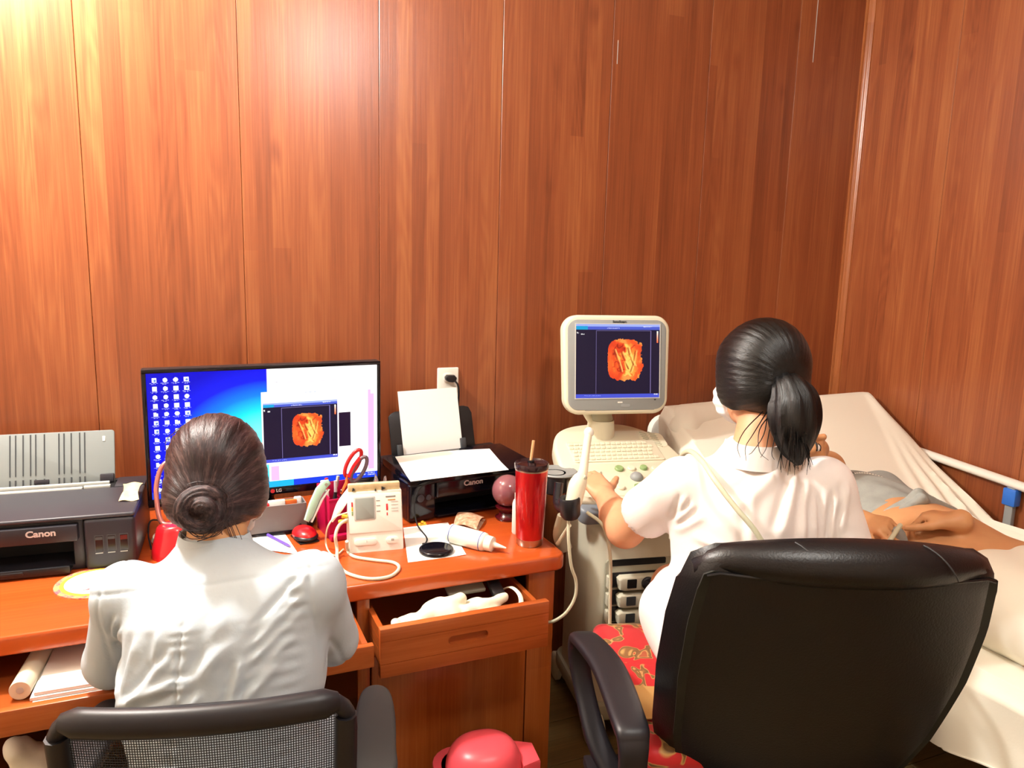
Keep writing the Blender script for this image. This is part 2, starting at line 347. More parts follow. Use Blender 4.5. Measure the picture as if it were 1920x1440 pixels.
# ------------------------------------------------------------------ signed-distance sculpting -> one continuous mesh
def hit(sdf,x,y,z0=1.6,z1=2.7):      # forward distance at which a sight line first meets a sculpted volume
    for Z in np.arange(z0,z1,.004):
        i=np.round((P(x,y,Z)-sdf.lo)/sdf.h).astype(int)
        if (i>=0).all() and (i<sdf.n).all() and sdf.f[tuple(i)]<0: return Z
    return None
class Sdf:
    def __init__(s,lo,hi,h):
        s.lo=np.array(lo,float); s.h=h; s.n=np.ceil((np.array(hi)-s.lo)/h).astype(int)+1
        s.ax=[(s.lo[i]+h*np.arange(s.n[i])).astype(np.float32) for i in range(3)]; s.f=np.full(s.n,.25,np.float32)
    def reg(s,lo,hi):
        a=[max(0,int((lo[i]-s.lo[i])/s.h)) for i in range(3)]; b=[min(s.n[i],int((hi[i]-s.lo[i])/s.h)+2) for i in range(3)]
        if any(b[i]<=a[i] for i in range(3)): return None
        return tuple(slice(a[i],b[i]) for i in range(3))
    def xyz(s,sl): return s.ax[0][sl[0]][:,None,None],s.ax[1][sl[1]][None,:,None],s.ax[2][sl[2]][None,None,:]
    def put(s,sl,d,k,sub=False):
        a=s.f[sl]
        if sub:
            b=-d; h=np.clip(.5-.5*(a-b)/k,0,1) if k>0 else (b>a).astype(np.float32); s.f[sl]=a*(1-h)+b*h+k*h*(1-h) if k>0 else np.maximum(a,b)
        elif k>0:
            h=np.clip(.5+.5*(a-d)/k,0,1); s.f[sl]=a*(1-h)+d*h-k*h*(1-h)
        else: s.f[sl]=np.minimum(a,d)
    def cap(s,a,b,ra,rb=None,k=.02,sub=False,flat=None):
        rb=ra if rb is None else rb; a=np.array(a,float); b=np.array(b,float); R=max(ra,rb)*(1 if flat is None else max(1,flat[1]))+k+.02
        sl=s.reg(np.minimum(a,b)-R,np.maximum(a,b)+R)
        if sl is None: return s
        x,y,z=s.xyz(sl); ab=b-a; L2=max(ab@ab,1e-9)
        t=np.clip(((x-a[0])*ab[0]+(y-a[1])*ab[1]+(z-a[2])*ab[2])/L2,0,1)
        dx=x-a[0]-t*ab[0]; dy=y-a[1]-t*ab[1]; dz=z-a[2]-t*ab[2]; q=dx*dx+dy*dy+dz*dz
        if flat is not None:      # (axis, scale): widen the section along that axis
            n=np.array(flat[0],float); n/=np.linalg.norm(n); c=dx*n[0]+dy*n[1]+dz*n[2]; q=q-c*c+(c/flat[1])**2
        s.put(sl,(np.sqrt(q)-(ra+(rb-ra)*t)).astype(np.float32),k,sub); return s
    def ell(s,c,r,M=None,k=.02,sub=False):
        c=np.array(c,float); r=np.array(r,float); R=r.max()+k+.02; sl=s.reg(c-R,c+R)
        if sl is None: return s
        x,y,z=s.xyz(sl); x=x-c[0]; y=y-c[1]; z=z-c[2]; M=np.eye(3) if M is None else np.array(M)
        u=[(x*M[i][0]+y*M[i][1]+z*M[i][2]) for i in range(3)]     # rows of M are the axes
        k0=np.sqrt(sum((u[i]/r[i])**2 for i in range(3))); k1=np.sqrt(sum((u[i]/r[i]**2)**2 for i in range(3)))
        s.put(sl,(k0*(k0-1)/np.maximum(k1,1e-6)).astype(np.float32),k,sub); return s
    def plane(s,p,n,k=.004):                                       # keep the side the normal points away from
        n=np.array(n,float); n/=np.linalg.norm(n); sl=tuple(slice(0,q) for q in s.n); x,y,z=s.xyz(sl)
        d=((x-p[0])*n[0]+(y-p[1])*n[1]+(z-p[2])*n[2]).astype(np.float32); s.f=np.maximum(s.f,d); return s
    def net(s):
        f=s.f; f[0]=f[-1]=.1; f[:,0]=f[:,-1]=.1; f[:,:,0]=f[:,:,-1]=.1
        b=f<0; nx,ny,nz=[q-1 for q in s.n]
        cnt=np.zeros((nx,ny,nz),np.int8)
        for i in (0,1):
            for j in (0,1):
                for k in (0,1): cnt+=b[i:nx+i,j:ny+j,k:nz+k]
        act=(cnt>0)&(cnt<8); I,J,K=np.nonzero(act); idx=np.full(act.shape,-1,np.int64); idx[I,J,K]=np.arange(len(I))
        acc=np.zeros((len(I),3)); num=np.zeros(len(I)); corners=[(i,j,k) for i in (0,1) for j in (0,1) for k in (0,1)]
        val={c:f[I+c[0],J+c[1],K+c[2]] for c in corners}
        for c in corners:
            for a in range(3):
                if c[a]==0:
                    d=list(c); d[a]=1; d=tuple(d); v0=val[c]; v1=val[d]; m=(v0<0)!=(v1<0)
                    t=v0[m]/(v0[m]-v1[m]); p=np.zeros((m.sum(),3)); p[:]=c; p[:,a]+=t; acc[m]+=p; num[m]+=1
        V=s.lo+s.h*(np.stack([I,J,K],1)+acc/num[:,None])
        Q=[]
        for a in range(3):
            b0=b; sl0=[slice(1,-1)]*3; sl0[a]=slice(0,-1); sl1=[slice(1,-1)]*3; sl1[a]=slice(1,None)
            A=b0[tuple(sl0)]; B=b0[tuple(sl1)]
            for flip,m in ((False,A&~B),(True,~A&B)):
                q=np.stack(np.nonzero(m),1)
                for t in range(3):
                    if t!=a: q[:,t]+=1
                if not len(q): continue
                u,w=[(1,2),(2,0),(0,1)][a]; e=np.eye(3,dtype=int)
                ids=[idx[tuple((q-da*e[u]-dw*e[w]).T)] for da,dw in ((1,1),(0,1),(0,0),(1,0))]
                qq=np.stack(ids,1); Q.append(qq[:,::-1] if flip else qq)
        return V,np.concatenate(Q)
def normals(V,Fq):
    n=np.cross(V[Fq[:,2]]-V[Fq[:,0]],V[Fq[:,3]]-V[Fq[:,1]]); N=np.zeros_like(V)
    for i in range(4): np.add.at(N,Fq[:,i],n)
    return N/np.maximum(np.linalg.norm(N,axis=1,keepdims=True),1e-12)
def relax(V,Fq,it=2,lam=.5):
    E=np.concatenate([Fq[:,[i,(i+1)%4]] for i in range(4)]); 
    for _ in range(it):
        A=np.zeros_like(V); c=np.zeros(len(V)); np.add.at(A,E[:,0],V[E[:,1]]); np.add.at(c,E[:,0],1); np.add.at(A,E[:,1],V[E[:,0]]); np.add.at(c,E[:,1],1)
        V=V+lam*(A/np.maximum(c,1)[:,None]-V)
    return V
def sculpt(name,sdf,m,parent=None,disp=None,it=2,flow=None,**k):
    V,Fq=sdf.net(); V=relax(V,Fq,it)
    if disp is not None: N=normals(V,Fq); V=V+N*disp(V,N)[:,None]; V=relax(V,Fq,1,.3)
    me=bpy.data.meshes.new(name); me.vertices.add(len(V)); me.vertices.foreach_set('co',V.astype(np.float32).ravel())
    me.loops.add(Fq.size); me.loops.foreach_set('vertex_index',Fq.ravel().astype(np.int32)); me.polygons.add(len(Fq))
    me.polygons.foreach_set('loop_start',np.arange(0,Fq.size,4,dtype=np.int32)); me.polygons.foreach_set('use_smooth',np.ones(len(Fq),bool)); me.update(calc_edges=True)
    if flow is not None:
        a=me.attributes.new('flow','FLOAT_VECTOR','POINT'); a.data.foreach_set('vector',flow(V).astype(np.float32).ravel())
    return link(name,me,m,parent,**k)
def unit(v): v=np.array(v,float); return v/np.linalg.norm(v)
def wnoise(V,scale,seed=0,oct=3):
    r=np.random.default_rng(seed); out=np.zeros(len(V)); a=1.
    for o in range(oct):
        for _ in range(4):
            d=unit(r.normal(size=3)); out+=a*np.sin(V@d*scale*(2**o)*(.7+.6*r.random())+r.random()*6.28+1.3*np.sin(V@unit(r.normal(size=3))*scale*.6*(2**o)+r.random()*6))/4
        a*=.5
    return out
def fold(V,a,b,w,amp):            # a ridge (or valley) along a line from a to b, fading at the ends
    a=np.array(a,float); b=np.array(b,float); ab=b-a; t=((V-a)@ab)/(ab@ab); tc=np.clip(t,0,1)
    d=np.linalg.norm(V-a-tc[:,None]*ab,axis=1); e=np.clip(np.minimum(t+.15,1.15-t)/.35,0,1)
    return amp*np.exp(-(d/w)**2)*e
def fold2(s,z,p,q,w,am):           # a crisp crease on a back: ridge with a valley beside it, in (across, up) metres
    p=np.array(p);q=np.array(q);v=q-p;L=np.hypot(*v);t=((s-p[0])*v[0]+(z-p[1])*v[1])/L**2; d=((s-p[0])*v[1]-(z-p[1])*v[0])/L
    e=np.clip((t+.25)/.4,0,1)*np.clip((1.25-t)/.4,0,1); return am*e*e*(3-2*e)*(np.exp(-(d/w)**2)-.75*np.exp(-((d-1.5*w)/w)**2))
def head(s,c,f,up,k=1.):          # a whole head: skull, jaw, brow, nose, lips, chin, ears
    f=unit(f); r=unit(np.cross(f,up)); u=np.cross(r,f); A=np.stack([r,f,u]); c=np.array(c,float)
    W=lambda x,y,z: c+k*(x*r+y*f+z*u)
    s.ell(W(0,-.012,.03),np.array([.074,.092,.085])*k,A,.02)
    s.ell(W(0,.03,-.045),np.array([.056,.058,.075])*k,A,.03)
    s.ell(W(0,.065,-.092),np.array([.026,.022,.02])*k,A,.025)
    s.cap(W(0,.090,.012),W(0,.108,-.022),.006*k,.011*k,.014); s.cap(W(-.012,.094,-.026),W(.012,.094,-.026),.007*k,.007*k,.008)
    s.cap(W(-.035,.078,.022),W(.035,.078,.022),.012*k,.012*k,.02)
    s.cap(W(-.017,.086,-.056),W(.017,.086,-.056),.007*k,.007*k,.008); s.cap(W(-.014,.083,-.066),W(.014,.083,-.066),.008*k,.008*k,.008)
    for q in (-1,1):
        s.ell(W(q*.032,.089,.004),np.array([.015,.010,.009])*k,A,.008,sub=True)
        s.ell(W(q*.076,-.005,-.012),np.array([.008,.017,.030])*k,A,.008); s.ell(W(q*.085,.0,-.010),np.array([.005,.008,.014])*k,A,.005,sub=True)
        s.ell(W(q*.038,.055,-.03),np.array([.03,.03,.028])*k,A,.025)
    return W
def hand(s,wr,d,n,thumb_side,curl=(20,25,15),spread=5,k=1.,thumb=(45,.5),wrist_r=.026):
    """wr wrist point, d direction wrist->knuckles, n back-of-hand normal, thumb_side +-1 along cross(d,n)"""
    d=unit(d); n=unit(n-np.dot(n,d)*d); x=np.cross(d,n)*thumb_side; wr=np.array(wr,float); W=lambda a,b,c: wr+k*(a*x+b*d+c*n)
    for i,q in enumerate((-.026,-.009,.009,.026)): s.cap(W(q*.75,.012,0),W(q,.080-.006*abs(i-2),.002),.013*k,.011*k,.012)
    s.cap(W(.022,.02,-.006),W(.028,.045,-.008),.015*k,.013*k,.015)
    Ls=((.040,.024,.019),(.044,.028,.021),(.041,.026,.020),(.032,.019,.017)); xs=(.028,.0095,-.010,-.028)
    for i in range(4):
        c=curl[i] if hasattr(curl[0],'__len__') else curl
        p=W(xs[i],.082-.004*abs(i-1),.001); sp=R_(spread*(1.2-.8*i)); base=d*math.cos(sp)+x*math.sin(sp); ang=0; r=(.0092,.0096,.0091,.0080)[i]*k
        for j in range(3):
            ang+=R_(c[j]); dr=base*math.cos(ang)-n*math.sin(ang); e=p+dr*Ls[i][j]*k; s.cap(p,e,r,r*.9,.0035); p=e; r*=.9
    an,cl=thumb; a=R_(an); p=W(.024,.022,-.004); dr=unit(d*math.cos(a)+x*math.sin(a)-n*.25)
    for L,r in ((.042,.0125),(.031,.0108),(.025,.0096)):
        e=p+dr*L*k; s.cap(p,e,r*k,r*.92*k,.005); p=e; dr=unit(dr+cl*(d*.4-x*.25))
    return s

# ------------------------------------------------------------------ the room
YW=2.42; XR=2.56; XL=-1.7; YB=-1.7; ZC=2.75
struct(MB().lohi((XL-.1,YW+.012,-.02),(XR+.12,YW+.1,ZC)).build('wall_back',M_['wall_b'],smooth=0)); wb=bpy.data.objects['wall_back']
xs=[.59+.405*i for i in range(-6,6)]; xs=[x for x in xs if XL<x<XR-.02]; edges=[XL]+xs+[XR]
for a,b in zip(edges,edges[1:]):
    g=.0005; MB().lohi((a+g,YW,0),(b-g,YW+.012,ZC),.0013,seg=1).build('panel',M_['wall_b'],wb,smooth=30)
for (px,py,pz) in ((1524,117,ZC-.02),):
    q=on(px,py,Y=YW); MB().lohi((q[0]-.0016,YW-.0006,q[2]),(q[0]+.0016,YW+.001,pz)).build('scratch',M_['gryl'],wb,smooth=0)
q0=on(1157,120,Y=YW); q1=on(1157,75,Y=YW); MB().lohi((q0[0]-.0010,YW-.0006,q0[2]),(q0[0]+.0010,YW+.001,q1[2])).build('scratch',M_['gryl'],wb,smooth=0)
struct(MB().lohi((XR+.012,YB-.1,-.02),(XR+.1,YW+.012,ZC)).build('wall_right',M_['wall_r'],smooth=0)); wr_=bpy.data.objects['wall_right']
ys=[YW-.41*i for i in range(0,11)]+[YB]
for a,b in zip(ys[1:],ys): MB().lohi((XR,a+.0006,0),(XR+.012,b-.0006,ZC),.0007,seg=1).build('panel',M_['wall_r'],wr_,smooth=30)
struct(MB().lohi((XL-.1,YB-.1,-.02),(XL,YW+.012,ZC)).build('wall_left',M_['plaster'],smooth=0))
struct(MB().lohi((XL,YB-.1,-.02),(XR+.012,YB,ZC)).build('wall_front',M_['plaster'],smooth=0))
struct(MB().lohi((XL-.1,YB-.1,ZC),(XR+.1,YW+.1,ZC+.08)).build('ceiling',M_['plaster'],smooth=0))
struct(MB().lohi((XL-.1,YB-.1,-.12),(XR+.1,YW+.1,-.006)).build('floor',M_['rubber'],smooth=0)); fl=bpy.data.objects['floor']
tile=None
for i in range(8):
    for j in range(21):
        x0=XL+.61*i; y0=YB+.1975*j; g=.0015
        if tile is None: tile=MB().lohi((g,g,-.006),(.61-g,.1975-g,0),.001,seg=1).build('plank',M_['floor'],fl,smooth=0); o=tile
        else: o=tile.copy(); C.objects.link(o)
        o.location=(x0+(.15 if j%2 else 0)-.1,y0,0)
# corner moulding: rounded strip with a flat edge bead
t=MB(); cx=XR-.006; cy=YW-.006
t.prism([(XR-q[0]*.68,YW-q[1]*.68) for q in ((0,0),(.040,0),(.040,.006),(.033,.010),(.026,.011),(.022,.018),(.014,.022),(.012,.030),(.008,.040),(0,.042))],0,ZC)
struct(t.build('trim_1',M_['trim'],smooth=50))
# ceiling lamps (round panels with a rim)
for (lx,ly,lz),lab in ((LB,'bare bulb ceiling lamp above the photographer'),):
    l=thing('ceiling_lamp',lab,'ceiling light',(lx,ly,ZC)); MB().lathe([(0,-.001),(.09,-.001),(.09,-.025),(.03,-.03),(.03,-.06),(0,-.06)],n=36).build('ceiling_mount',M_['wht'],l)
l=thing('wall_lamp','small warm globe lamp high on the wood wall above the left printer','lamp',(LA[0],YW,LA[2]))
MB().lathe([(.0,0),(.06,0),(.06,.015),(.02,.03),(.015,.12)],M=Matrix.Rotation(PI/2,4,'X'),n=24).build('bracket',M_['steel'],l)
b_=MB().lathe([(.0,.10),(.05,.10),(.085,.04),(.09,.0),(.085,.0),(.08,.04),(.046,.09),(0,.09)],M=Matrix.Translation((0,-.20,.03)),n=32).build('shade',M_['wht'],l)

# ------------------------------------------------------------------ desk
DX0,DX1,DY0,DY1,DZ=-.66,.905,1.68,2.395,.75
desk=thing('desk','orange-brown wooden desk with an open drawer, along the panelled wall','desk',(.1,2.03,0))
W_=dict(parent=desk,world=True)
top=MB(); poly=[(DX0,DY1),(DX0,DY0)]+[(DX1-.03+.03*math.sin(a),DY0+.03-.03*math.cos(a)) for a in np.linspace(0,PI/2,7)]+[(DX1,DY1)]
top.prism(poly,DZ-.043,DZ,.008,seg=3); top.build('tabletop',M_['desk'],**W_)
CX0,CX1=.362,.878; CY0=1.712
c=MB(); c.lohi((CX0,CY0,.02),(CX0+.018,2.38,.707)); c.build('cabinet_side',M_['deskv'],**W_)
MB().lohi((CX1-.018,CY0,.02),(CX1,2.38,.707)).build('cabinet_side',M_['deskv'],**W_)
MB().lohi((CX0+.018,2.36,.02),(CX1-.018,2.38,.707)).build('cabinet_back',M_['deskv'],**W_)
MB().lohi((CX0+.018,CY0+.002,.02),(CX1-.018,2.36,.06)).build('cabinet_bottom',M_['deskh'],**W_)
MB().lohi((.805,CY0-.012,.02),(CX1+.002,CY0+.008,.706),.002).build('face_stile',M_['deskv'],**W_)
MB().lohi((CX0-.004,CY0-.012,.02),(CX0+.026,CY0+.008,.706),.002).build('face_stile',M_['deskv'],**W_)
MB().lohi((CX0+.026,CY0-.010,.552),(.805,CY0+.008,.572),.001).build('face_rail',M_['deskh'],**W_)
door=MB().lohi((.392,CY0-.014,.05),(.801,CY0+.004,.550),.002).build('door',M_['deskv'],**W_)
kx,kz=on(730,1352,Y=CY0-.014)[0],on(730,1352,Y=CY0-.014)[2]
k=MB(frame((kx,CY0-.014,kz),(1,0,0),(0,0,1),(0,-1,0))); k.prism([(.012*math.cos(a)*(1+.25*math.cos(4*a)),.026*math.sin(a)*(1+.15*math.cos(6*a))) for a in np.linspace(0,2*PI,32,endpoint=False)],0,.002,.0006)
k.build('lock_plate',M_['brass'],door)
k=MB(frame((kx,CY0-.016,kz),(1,0,0),(0,0,1),(0,-1,0))); k.lohi((-.0012,-.0012,0),(.0012,.0012,.022)); k.tube([(0,.010*math.cos(a)+.0,.030+.010*math.sin(a)) for a in np.linspace(0,2*PI,17)],.0022,8,cap=False); k.tube([(.0,-.004,.02),(.002,-.03,.02),(.003,-.05,.018)],.0016,6)
k.build('key',M_['brass'],door)
# pulled-out right drawer
fy=1.552
drw=MB().lohi((.377,fy,.578),(.792,fy+.020,.6955),.0025).build('drawer',M_['deskh'],**W_)
cut=MB(frame((.585,fy-.01,.640),(1,0,0),(0,0,1),(0,-1,0))); cut.prism(rrect(.098,.021,.0104),-.022,.03); co=cut.build('cut',None,smooth=0); cutout(drw,co)
for zc in (.6655,.6115):   # shallow joints between the boards of the front
    cm=MB().lohi((.37,fy-.01,zc-.0008),(.80,fy+.0012,zc+.0008)).build('cut',None,smooth=0); cutout(drw,cm)
MB().lohi((.385,fy+.02,.588),(.397,fy+.44,.675)).build('drawer_side',M_['deskh'],drw)
MB().lohi((.772,fy+.02,.588),(.784,fy+.44,.675)).build('drawer_side',M_['deskh'],drw)
MB().lohi((.397,fy+.44-.012,.588),(.772,fy+.44,.675)).build('drawer_back',M_['deskh'],drw)
MB().lohi((.397,fy+.02,.588),(.772,fy+.428,.594)).build('drawer_bottom',M_['deskh'],drw)
# wide centre drawer, pulled towards the seated woman
cy=1.50
cdw=MB().lohi((-.40,cy,.640),(.352,cy+.018,.6905),.0025).build('wide_drawer',M_['deskh'],**W_)
MB().lohi((-.395,cy+.018,.632),(.347,2.05,.638)).build('drawer_bottom',M_['deskh'],cdw)
MB().lohi((-.395,cy+.018,.638),(-.383,2.05,.675)).build('drawer_side',M_['deskh'],cdw)
MB().lohi((.335,cy+.018,.638),(.347,2.05,.675)).build('drawer_side',M_['deskh'],cdw)
MB().lohi((-.66,CY0,.0),(-.405,2.38,.707),.003).build('pedestal',M_['deskv'],**W_)
MB().lohi((-.405,2.36,.25),(CX0,2.378,.707)).build('modesty_panel',M_['deskh'],**W_)

# ------------------------------------------------------------------ wall outlet, plug
a=on(820,690,Y=YW); b=on(858,724,Y=YW); oc=((a[0]+b[0])/2,YW,1.078)
ol=thing('wall_outlet','white wall outlet plate above the right-hand printer with a plug in it','outlet',oc)
MB(XZ).prism(rrect(.074,.118,.004),0,.006,.002).build('plate',M_['wht'],ol)
for dz in (.026,-.026): MB(Matrix.Translation((0,-.006,dz))@XZ).prism(rrect(.034,.030,.010),0,.002,.0006).build('socket',M_['wht'],ol)
pl=thing('plug','black plug in the wall outlet with a short black cord','plug',(oc[0]+.004,YW-.008,oc[2]+.024))
MB(XZ).prism([(-.019,.006),(-.012,.013),(.012,.012),(.020,.003),(.017,-.008),(.006,-.012),(-.008,-.010),(-.017,-.004)],.001,.022,.003).build('plug_body',M_['blk'],pl)
MB().tube([(.010,-.018,-.004),(.022,-.022,-.020),(.028,-.016,-.05),(.03,-.008,-.11),(.04,-.006,-.2)],.0032,8,smooth=5).build('cord',M_['blk'],pl)

# ------------------------------------------------------------------ screens drawn as pixel grids
def tone(r,g,b): return np.array([lin((r/255,g/255,b/255))[:3]],float)[0]
class Ras:
    def __init__(s,w,h,c): s.w=w;s.h=h;s.a=np.zeros((h,w,3)); s.a[:]=tone(*c); s.Y,s.X=np.mgrid[0:h,0:w]; s.X=s.X/w; s.Y=s.Y/h
    def rect(s,x0,y0,x1,y1,c): s.a[int(round(y0*s.h)):int(round(y1*s.h)),int(round(x0*s.w)):int(round(x1*s.w))]=tone(*c)
    def words(s,x0,y,x1,c,hh=2,seed=0,den=.75):
        r=np.random.default_rng(seed); j=int(y*s.h); x=int(x0*s.w)
        while x<x1*s.w:
            n=r.integers(2,6)
            for q in range(x,min(x+n,int(x1*s.w))):
                for t in range(hh):
                    if r.random()<den and j+t<s.h and q<s.w: s.a[j+t,q]=.3*s.a[j+t,q]+.7*tone(*c)
            x+=n+1
    def paint(s,m,c,al=1.): s.a[m]=s.a[m]*(1-al)+tone(*c)*al
def fbm(X,Y,sc,seed,oct=4):
    r=np.random.default_rng(seed); o=np.zeros_like(X); a=1.
    for i in range(oct):
        n=40; g=r.random((n,n)); x=(X*sc*2**i)%(n-1); y=(Y*sc*2**i)%(n-1); xi=x.astype(int); yi=y.astype(int); fx=x-xi; fy=y-yi; fx=fx*fx*(3-2*fx); fy=fy*fy*(3-2*fy)
        o+=a*((g[yi,xi]*(1-fx)+g[yi,(xi+1)%n]*fx)*(1-fy)+(g[(yi+1)%n,xi]*(1-fx)+g[(yi+1)%n,(xi+1)%n]*fx)*fy-.5); a*=.5
    return o
def scan(R,x0,y0,x1,y1,seed=3):      # the orange volume-rendered scan: a ragged block with folds
    u=(R.X-x0)/(x1-x0)*2-1; v=(R.Y-y0)/(y1-y0)*2-1
    d=(np.abs(u)**4+np.abs(v)**4)**.25+.075*fbm(u+2,v+2,7,seed,4)*(1.5+u)
    m=d<.93; n=fbm(u+3,v+3,2.4,seed+1,4)
    h=np.sin(5.2*u+3.8*n+2.2*v*v)*.42+.75*n+.16*v+.30*np.clip((u+.55)*3,-1,1)-.1
    h=h-.5*np.exp(-((n2:=fbm(u+5,v+1,1.6,seed+7,3))/.035)**2)*(d<.7)
    ramp=[(-.9,(150,30,14)),(-.45,(214,60,24)),(-.12,(236,96,38)),(.15,(246,140,52)),(.5,(252,196,92))]
    xs_=[q[0] for q in ramp]; col=np.stack([np.interp(h,xs_,[tone(*q[1])[i] for q in ramp]) for i in range(3)],-1)
    R.a[m]=col[m]
    e=m&(d>.70); R.a[e]=.45*R.a[e]+.55*tone(226,70,30)
    for px,py,w in (((-.62,-.45,-.35,.1,-.22,.55),None,.05),((-.2,-.35,.0,.1,.2,.42),None,.045),((.15,-.55,.25,-.1,.52,.3),None,.045),((.55,-.4,.5,.1,.3,.55),None,.04)):
        for k in range(60):
            t=k/59; bx=(1-t)**2*px[0]+2*t*(1-t)*px[2]+t*t*px[4]; by=(1-t)**2*px[1]+2*t*(1-t)*px[3]+t*t*px[5]
            q=m&((u-bx)**2+(v-by)**2<w**2*(.6+.4*math.sin(9*t))); R.a[q]=.72*R.a[q]+.28*tone(150,48,20)
            q=m&((u-bx-.10)**2+(v-by+.02)**2<(w*.8)**2); R.a[q]=.8*R.a[q]+.2*tone(255,206,110)
def us_screen(R,x0,y0,x1,y1,seed=3,bar=True):
    X=lambda t:x0+(x1-x0)*t; Y=lambda t:y0+(y1-y0)*t
    R.rect(X(0),Y(0),X(1),Y(1),(22,14,42)); R.rect(X(0),Y(0),X(1),Y(.075),(70,86,190)); R.rect(X(0),Y(0),X(1),Y(.03),(150,166,230))
    R.rect(X(0),Y(.028),X(.14),Y(.075),(20,150,200)); R.words(X(.37),Y(.05),X(.52),(240,240,250),2,1); R.words(X(.8),Y(.03),X(.91),(250,250,255),2,2)
    R.rect(X(0),Y(.945),X(1),Y(1),(66,78,196)); R.words(X(.1),Y(.965),X(.3),(180,190,250),2,4,.5); R.words(X(.94),Y(.95),X(.99),(250,250,250),3,5,.9)
    R.words(X(.01),Y(.11),X(.035),(240,240,240),4,6,.9); R.words(X(.06),Y(.13),X(.10),(230,230,230),3,7,.9)
    lw=1.2/R.w
    for t in (.235,.89): R.rect(X(t),Y(.085),X(t)+lw,Y(.94),(110,100,150))
    R.rect(X(.235),Y(.085),X(.89),Y(.085)+1.2/R.h,(110,100,150))
    for k in range(20): t=k/20; R.rect(X(.963),Y(.09+.16*t),X(.982),Y(.098+.16*t),(250,250-150*t,240-190*t))
    scan(R,X(.36),Y(.18),X(.80),Y(.78),seed)
def screen_mesh(R,w,h,M):             # a flat grid, one face per picture cell, colours kept as a corner attribute
    nx,ny=R.w,R.h; xs_=np.linspace(-w/2,w/2,nx+1); zs=np.linspace(h/2,-h/2,ny+1); gx,gz=np.meshgrid(xs_,zs)
    V=np.stack([gx.ravel(),gz.ravel(),np.zeros(gx.size)],1); Mn=np.array(M); V=V@Mn[:3,:3].T+Mn[:3,3]
    i,j=np.meshgrid(np.arange(nx),np.arange(ny)); a=(j*(nx+1)+i).ravel(); Fq=np.stack([a,a+nx+1,a+nx+2,a+1],1)
    me=bpy.data.meshes.new('screen'); me.vertices.add(len(V)); me.vertices.foreach_set('co',V.astype(np.float32).ravel()); me.loops.add(Fq.size); me.loops.foreach_set('vertex_index',Fq.ravel().astype(np.int32))
    me.polygons.add(len(Fq)); me.polygons.foreach_set('loop_start',np.arange(0,Fq.size,4,dtype=np.int32)); me.update(calc_edges=True)
    at=me.attributes.new('print','FLOAT_COLOR','CORNER'); col=np.ones((len(Fq),4),np.float32); col[:,:3]=R.a.reshape(-1,3); at.data.foreach_set('color',np.repeat(col,4,0).ravel()); return me
M_['screen']=attr_mat('lit screen','print',emit=1.25,rough=.35)
M_['screen2']=attr_mat('lit scanner screen','print',emit=1.1,rough=.35)

# desk monitor
R=Ras(448,252,(255,253,255))
d=np.hypot((R.X-.50)/.42,(R.Y-.62)/.55); t=np.clip(1.25-d,0,1)
stops=[(0,(2,4,190)),(.28,(4,24,235)),(.5,(4,120,240)),(.72,(20,214,252)),(1,(120,250,252))]
col=np.stack([np.interp(t,[q[0] for q in stops],[tone(*q[1])[i] for q in stops]) for i in range(3)],-1)
wall=(R.X<.49)|(R.Y>.93); R.a[wall]=col[wall]
R.paint((R.X<.49)&(R.X>.455)&(np.abs(R.X-.49)<.03*(R.Y-.42)/.2)&(R.Y>.44)&(R.Y<.66),(240,150,60))
R.rect(.0,.945,1,1,(20,60,215)); R.paint((R.Y>.945)&(R.X<.6)&(R.X>.25),(20,170,230)); R.rect(.49,0,.495,.945,(240,220,250))
R.a[(R.Y>.93)&(R.X>.49)&(R.Y<.945)]=tone(250,248,255)
rr=np.random.default_rng(5)
for cx_ in range(4):
    for cy_ in range(14):
        if cy_>5+(3-cx_)*3+ (2 if cx_<2 else 0): continue
        x=.022+.042*cx_; y=.035+.067*cy_; sh=rr.integers(0,4)
        m=(np.abs(R.X-x-.008)<.0095)&(np.abs(R.Y-y-.017)<.017)
        if sh==0: m&=(np.hypot((R.X-x-.008)/.0095,(R.Y-y-.017)/.017)<1)
        if sh==1: m&=~((R.X>x+.010)&(R.Y<y+.010))
        R.paint(m,(246,246,250)); 
        if sh==2: R.paint((np.hypot((R.X-x-.01)/.005,(R.Y-y-.02)/.009)<1),(90,130,200))
        R.words(x-.007,y+.042,x+.024,(215,225,255),1,cx_*20+cy_,.8); R.words(x-.001,y+.05,x+.016,(215,225,255),1,cx_*20+cy_+300,.7)
R.rect(.465,.19,.50,.80,(252,250,255))
R.words(.51,.115,.54,(90,80,100),1,1,.9); R.rect(.545,.114,.82,.118,(236,190,226)); R.words(.93,.10,.98,(110,90,110),1,3,.8)
R.words(.66,.205,.71,(170,180,230),3,8,.8); R.words(.73,.205,.77,(210,200,210),2,9,.6); R.words(.80,.205,.82,(190,180,190),2,10,.8)
R.rect(.955,.215,.985,.925,(222,176,240)); R.rect(.968,.215,.985,.25,(250,248,255)); R.rect(.50,.82,.535,.945,(222,176,240))
us_screen(R,.472,.285,.808,.79,3)
R.rect(.808,.275,.812,.80,(236,226,250)); R.rect(.815,.40,.87,.70,(28,10,40)); R.words(.90,.965,.945,(235,240,255),3,12,.8); R.words(.955,.958,.99,(245,245,255),2,13,.9); R.words(.955,.975,.99,(245,245,255),2,14,.9)
MW=.624; MH=.366
mon=thing('monitor','wide black desktop monitor on the desk showing blue desktop icons and scan window','monitor',(.217,2.155,.75),R_(2.5))
MZ=.272
MB(Matrix.Translation((0,0,MZ))@XZ).prism(rrect(MW,MH,.006),-.030,.006,.003).build('housing',M_['blk'],mon)
fr=MB(Matrix.Translation((0,-.0055,MZ))@XZ)
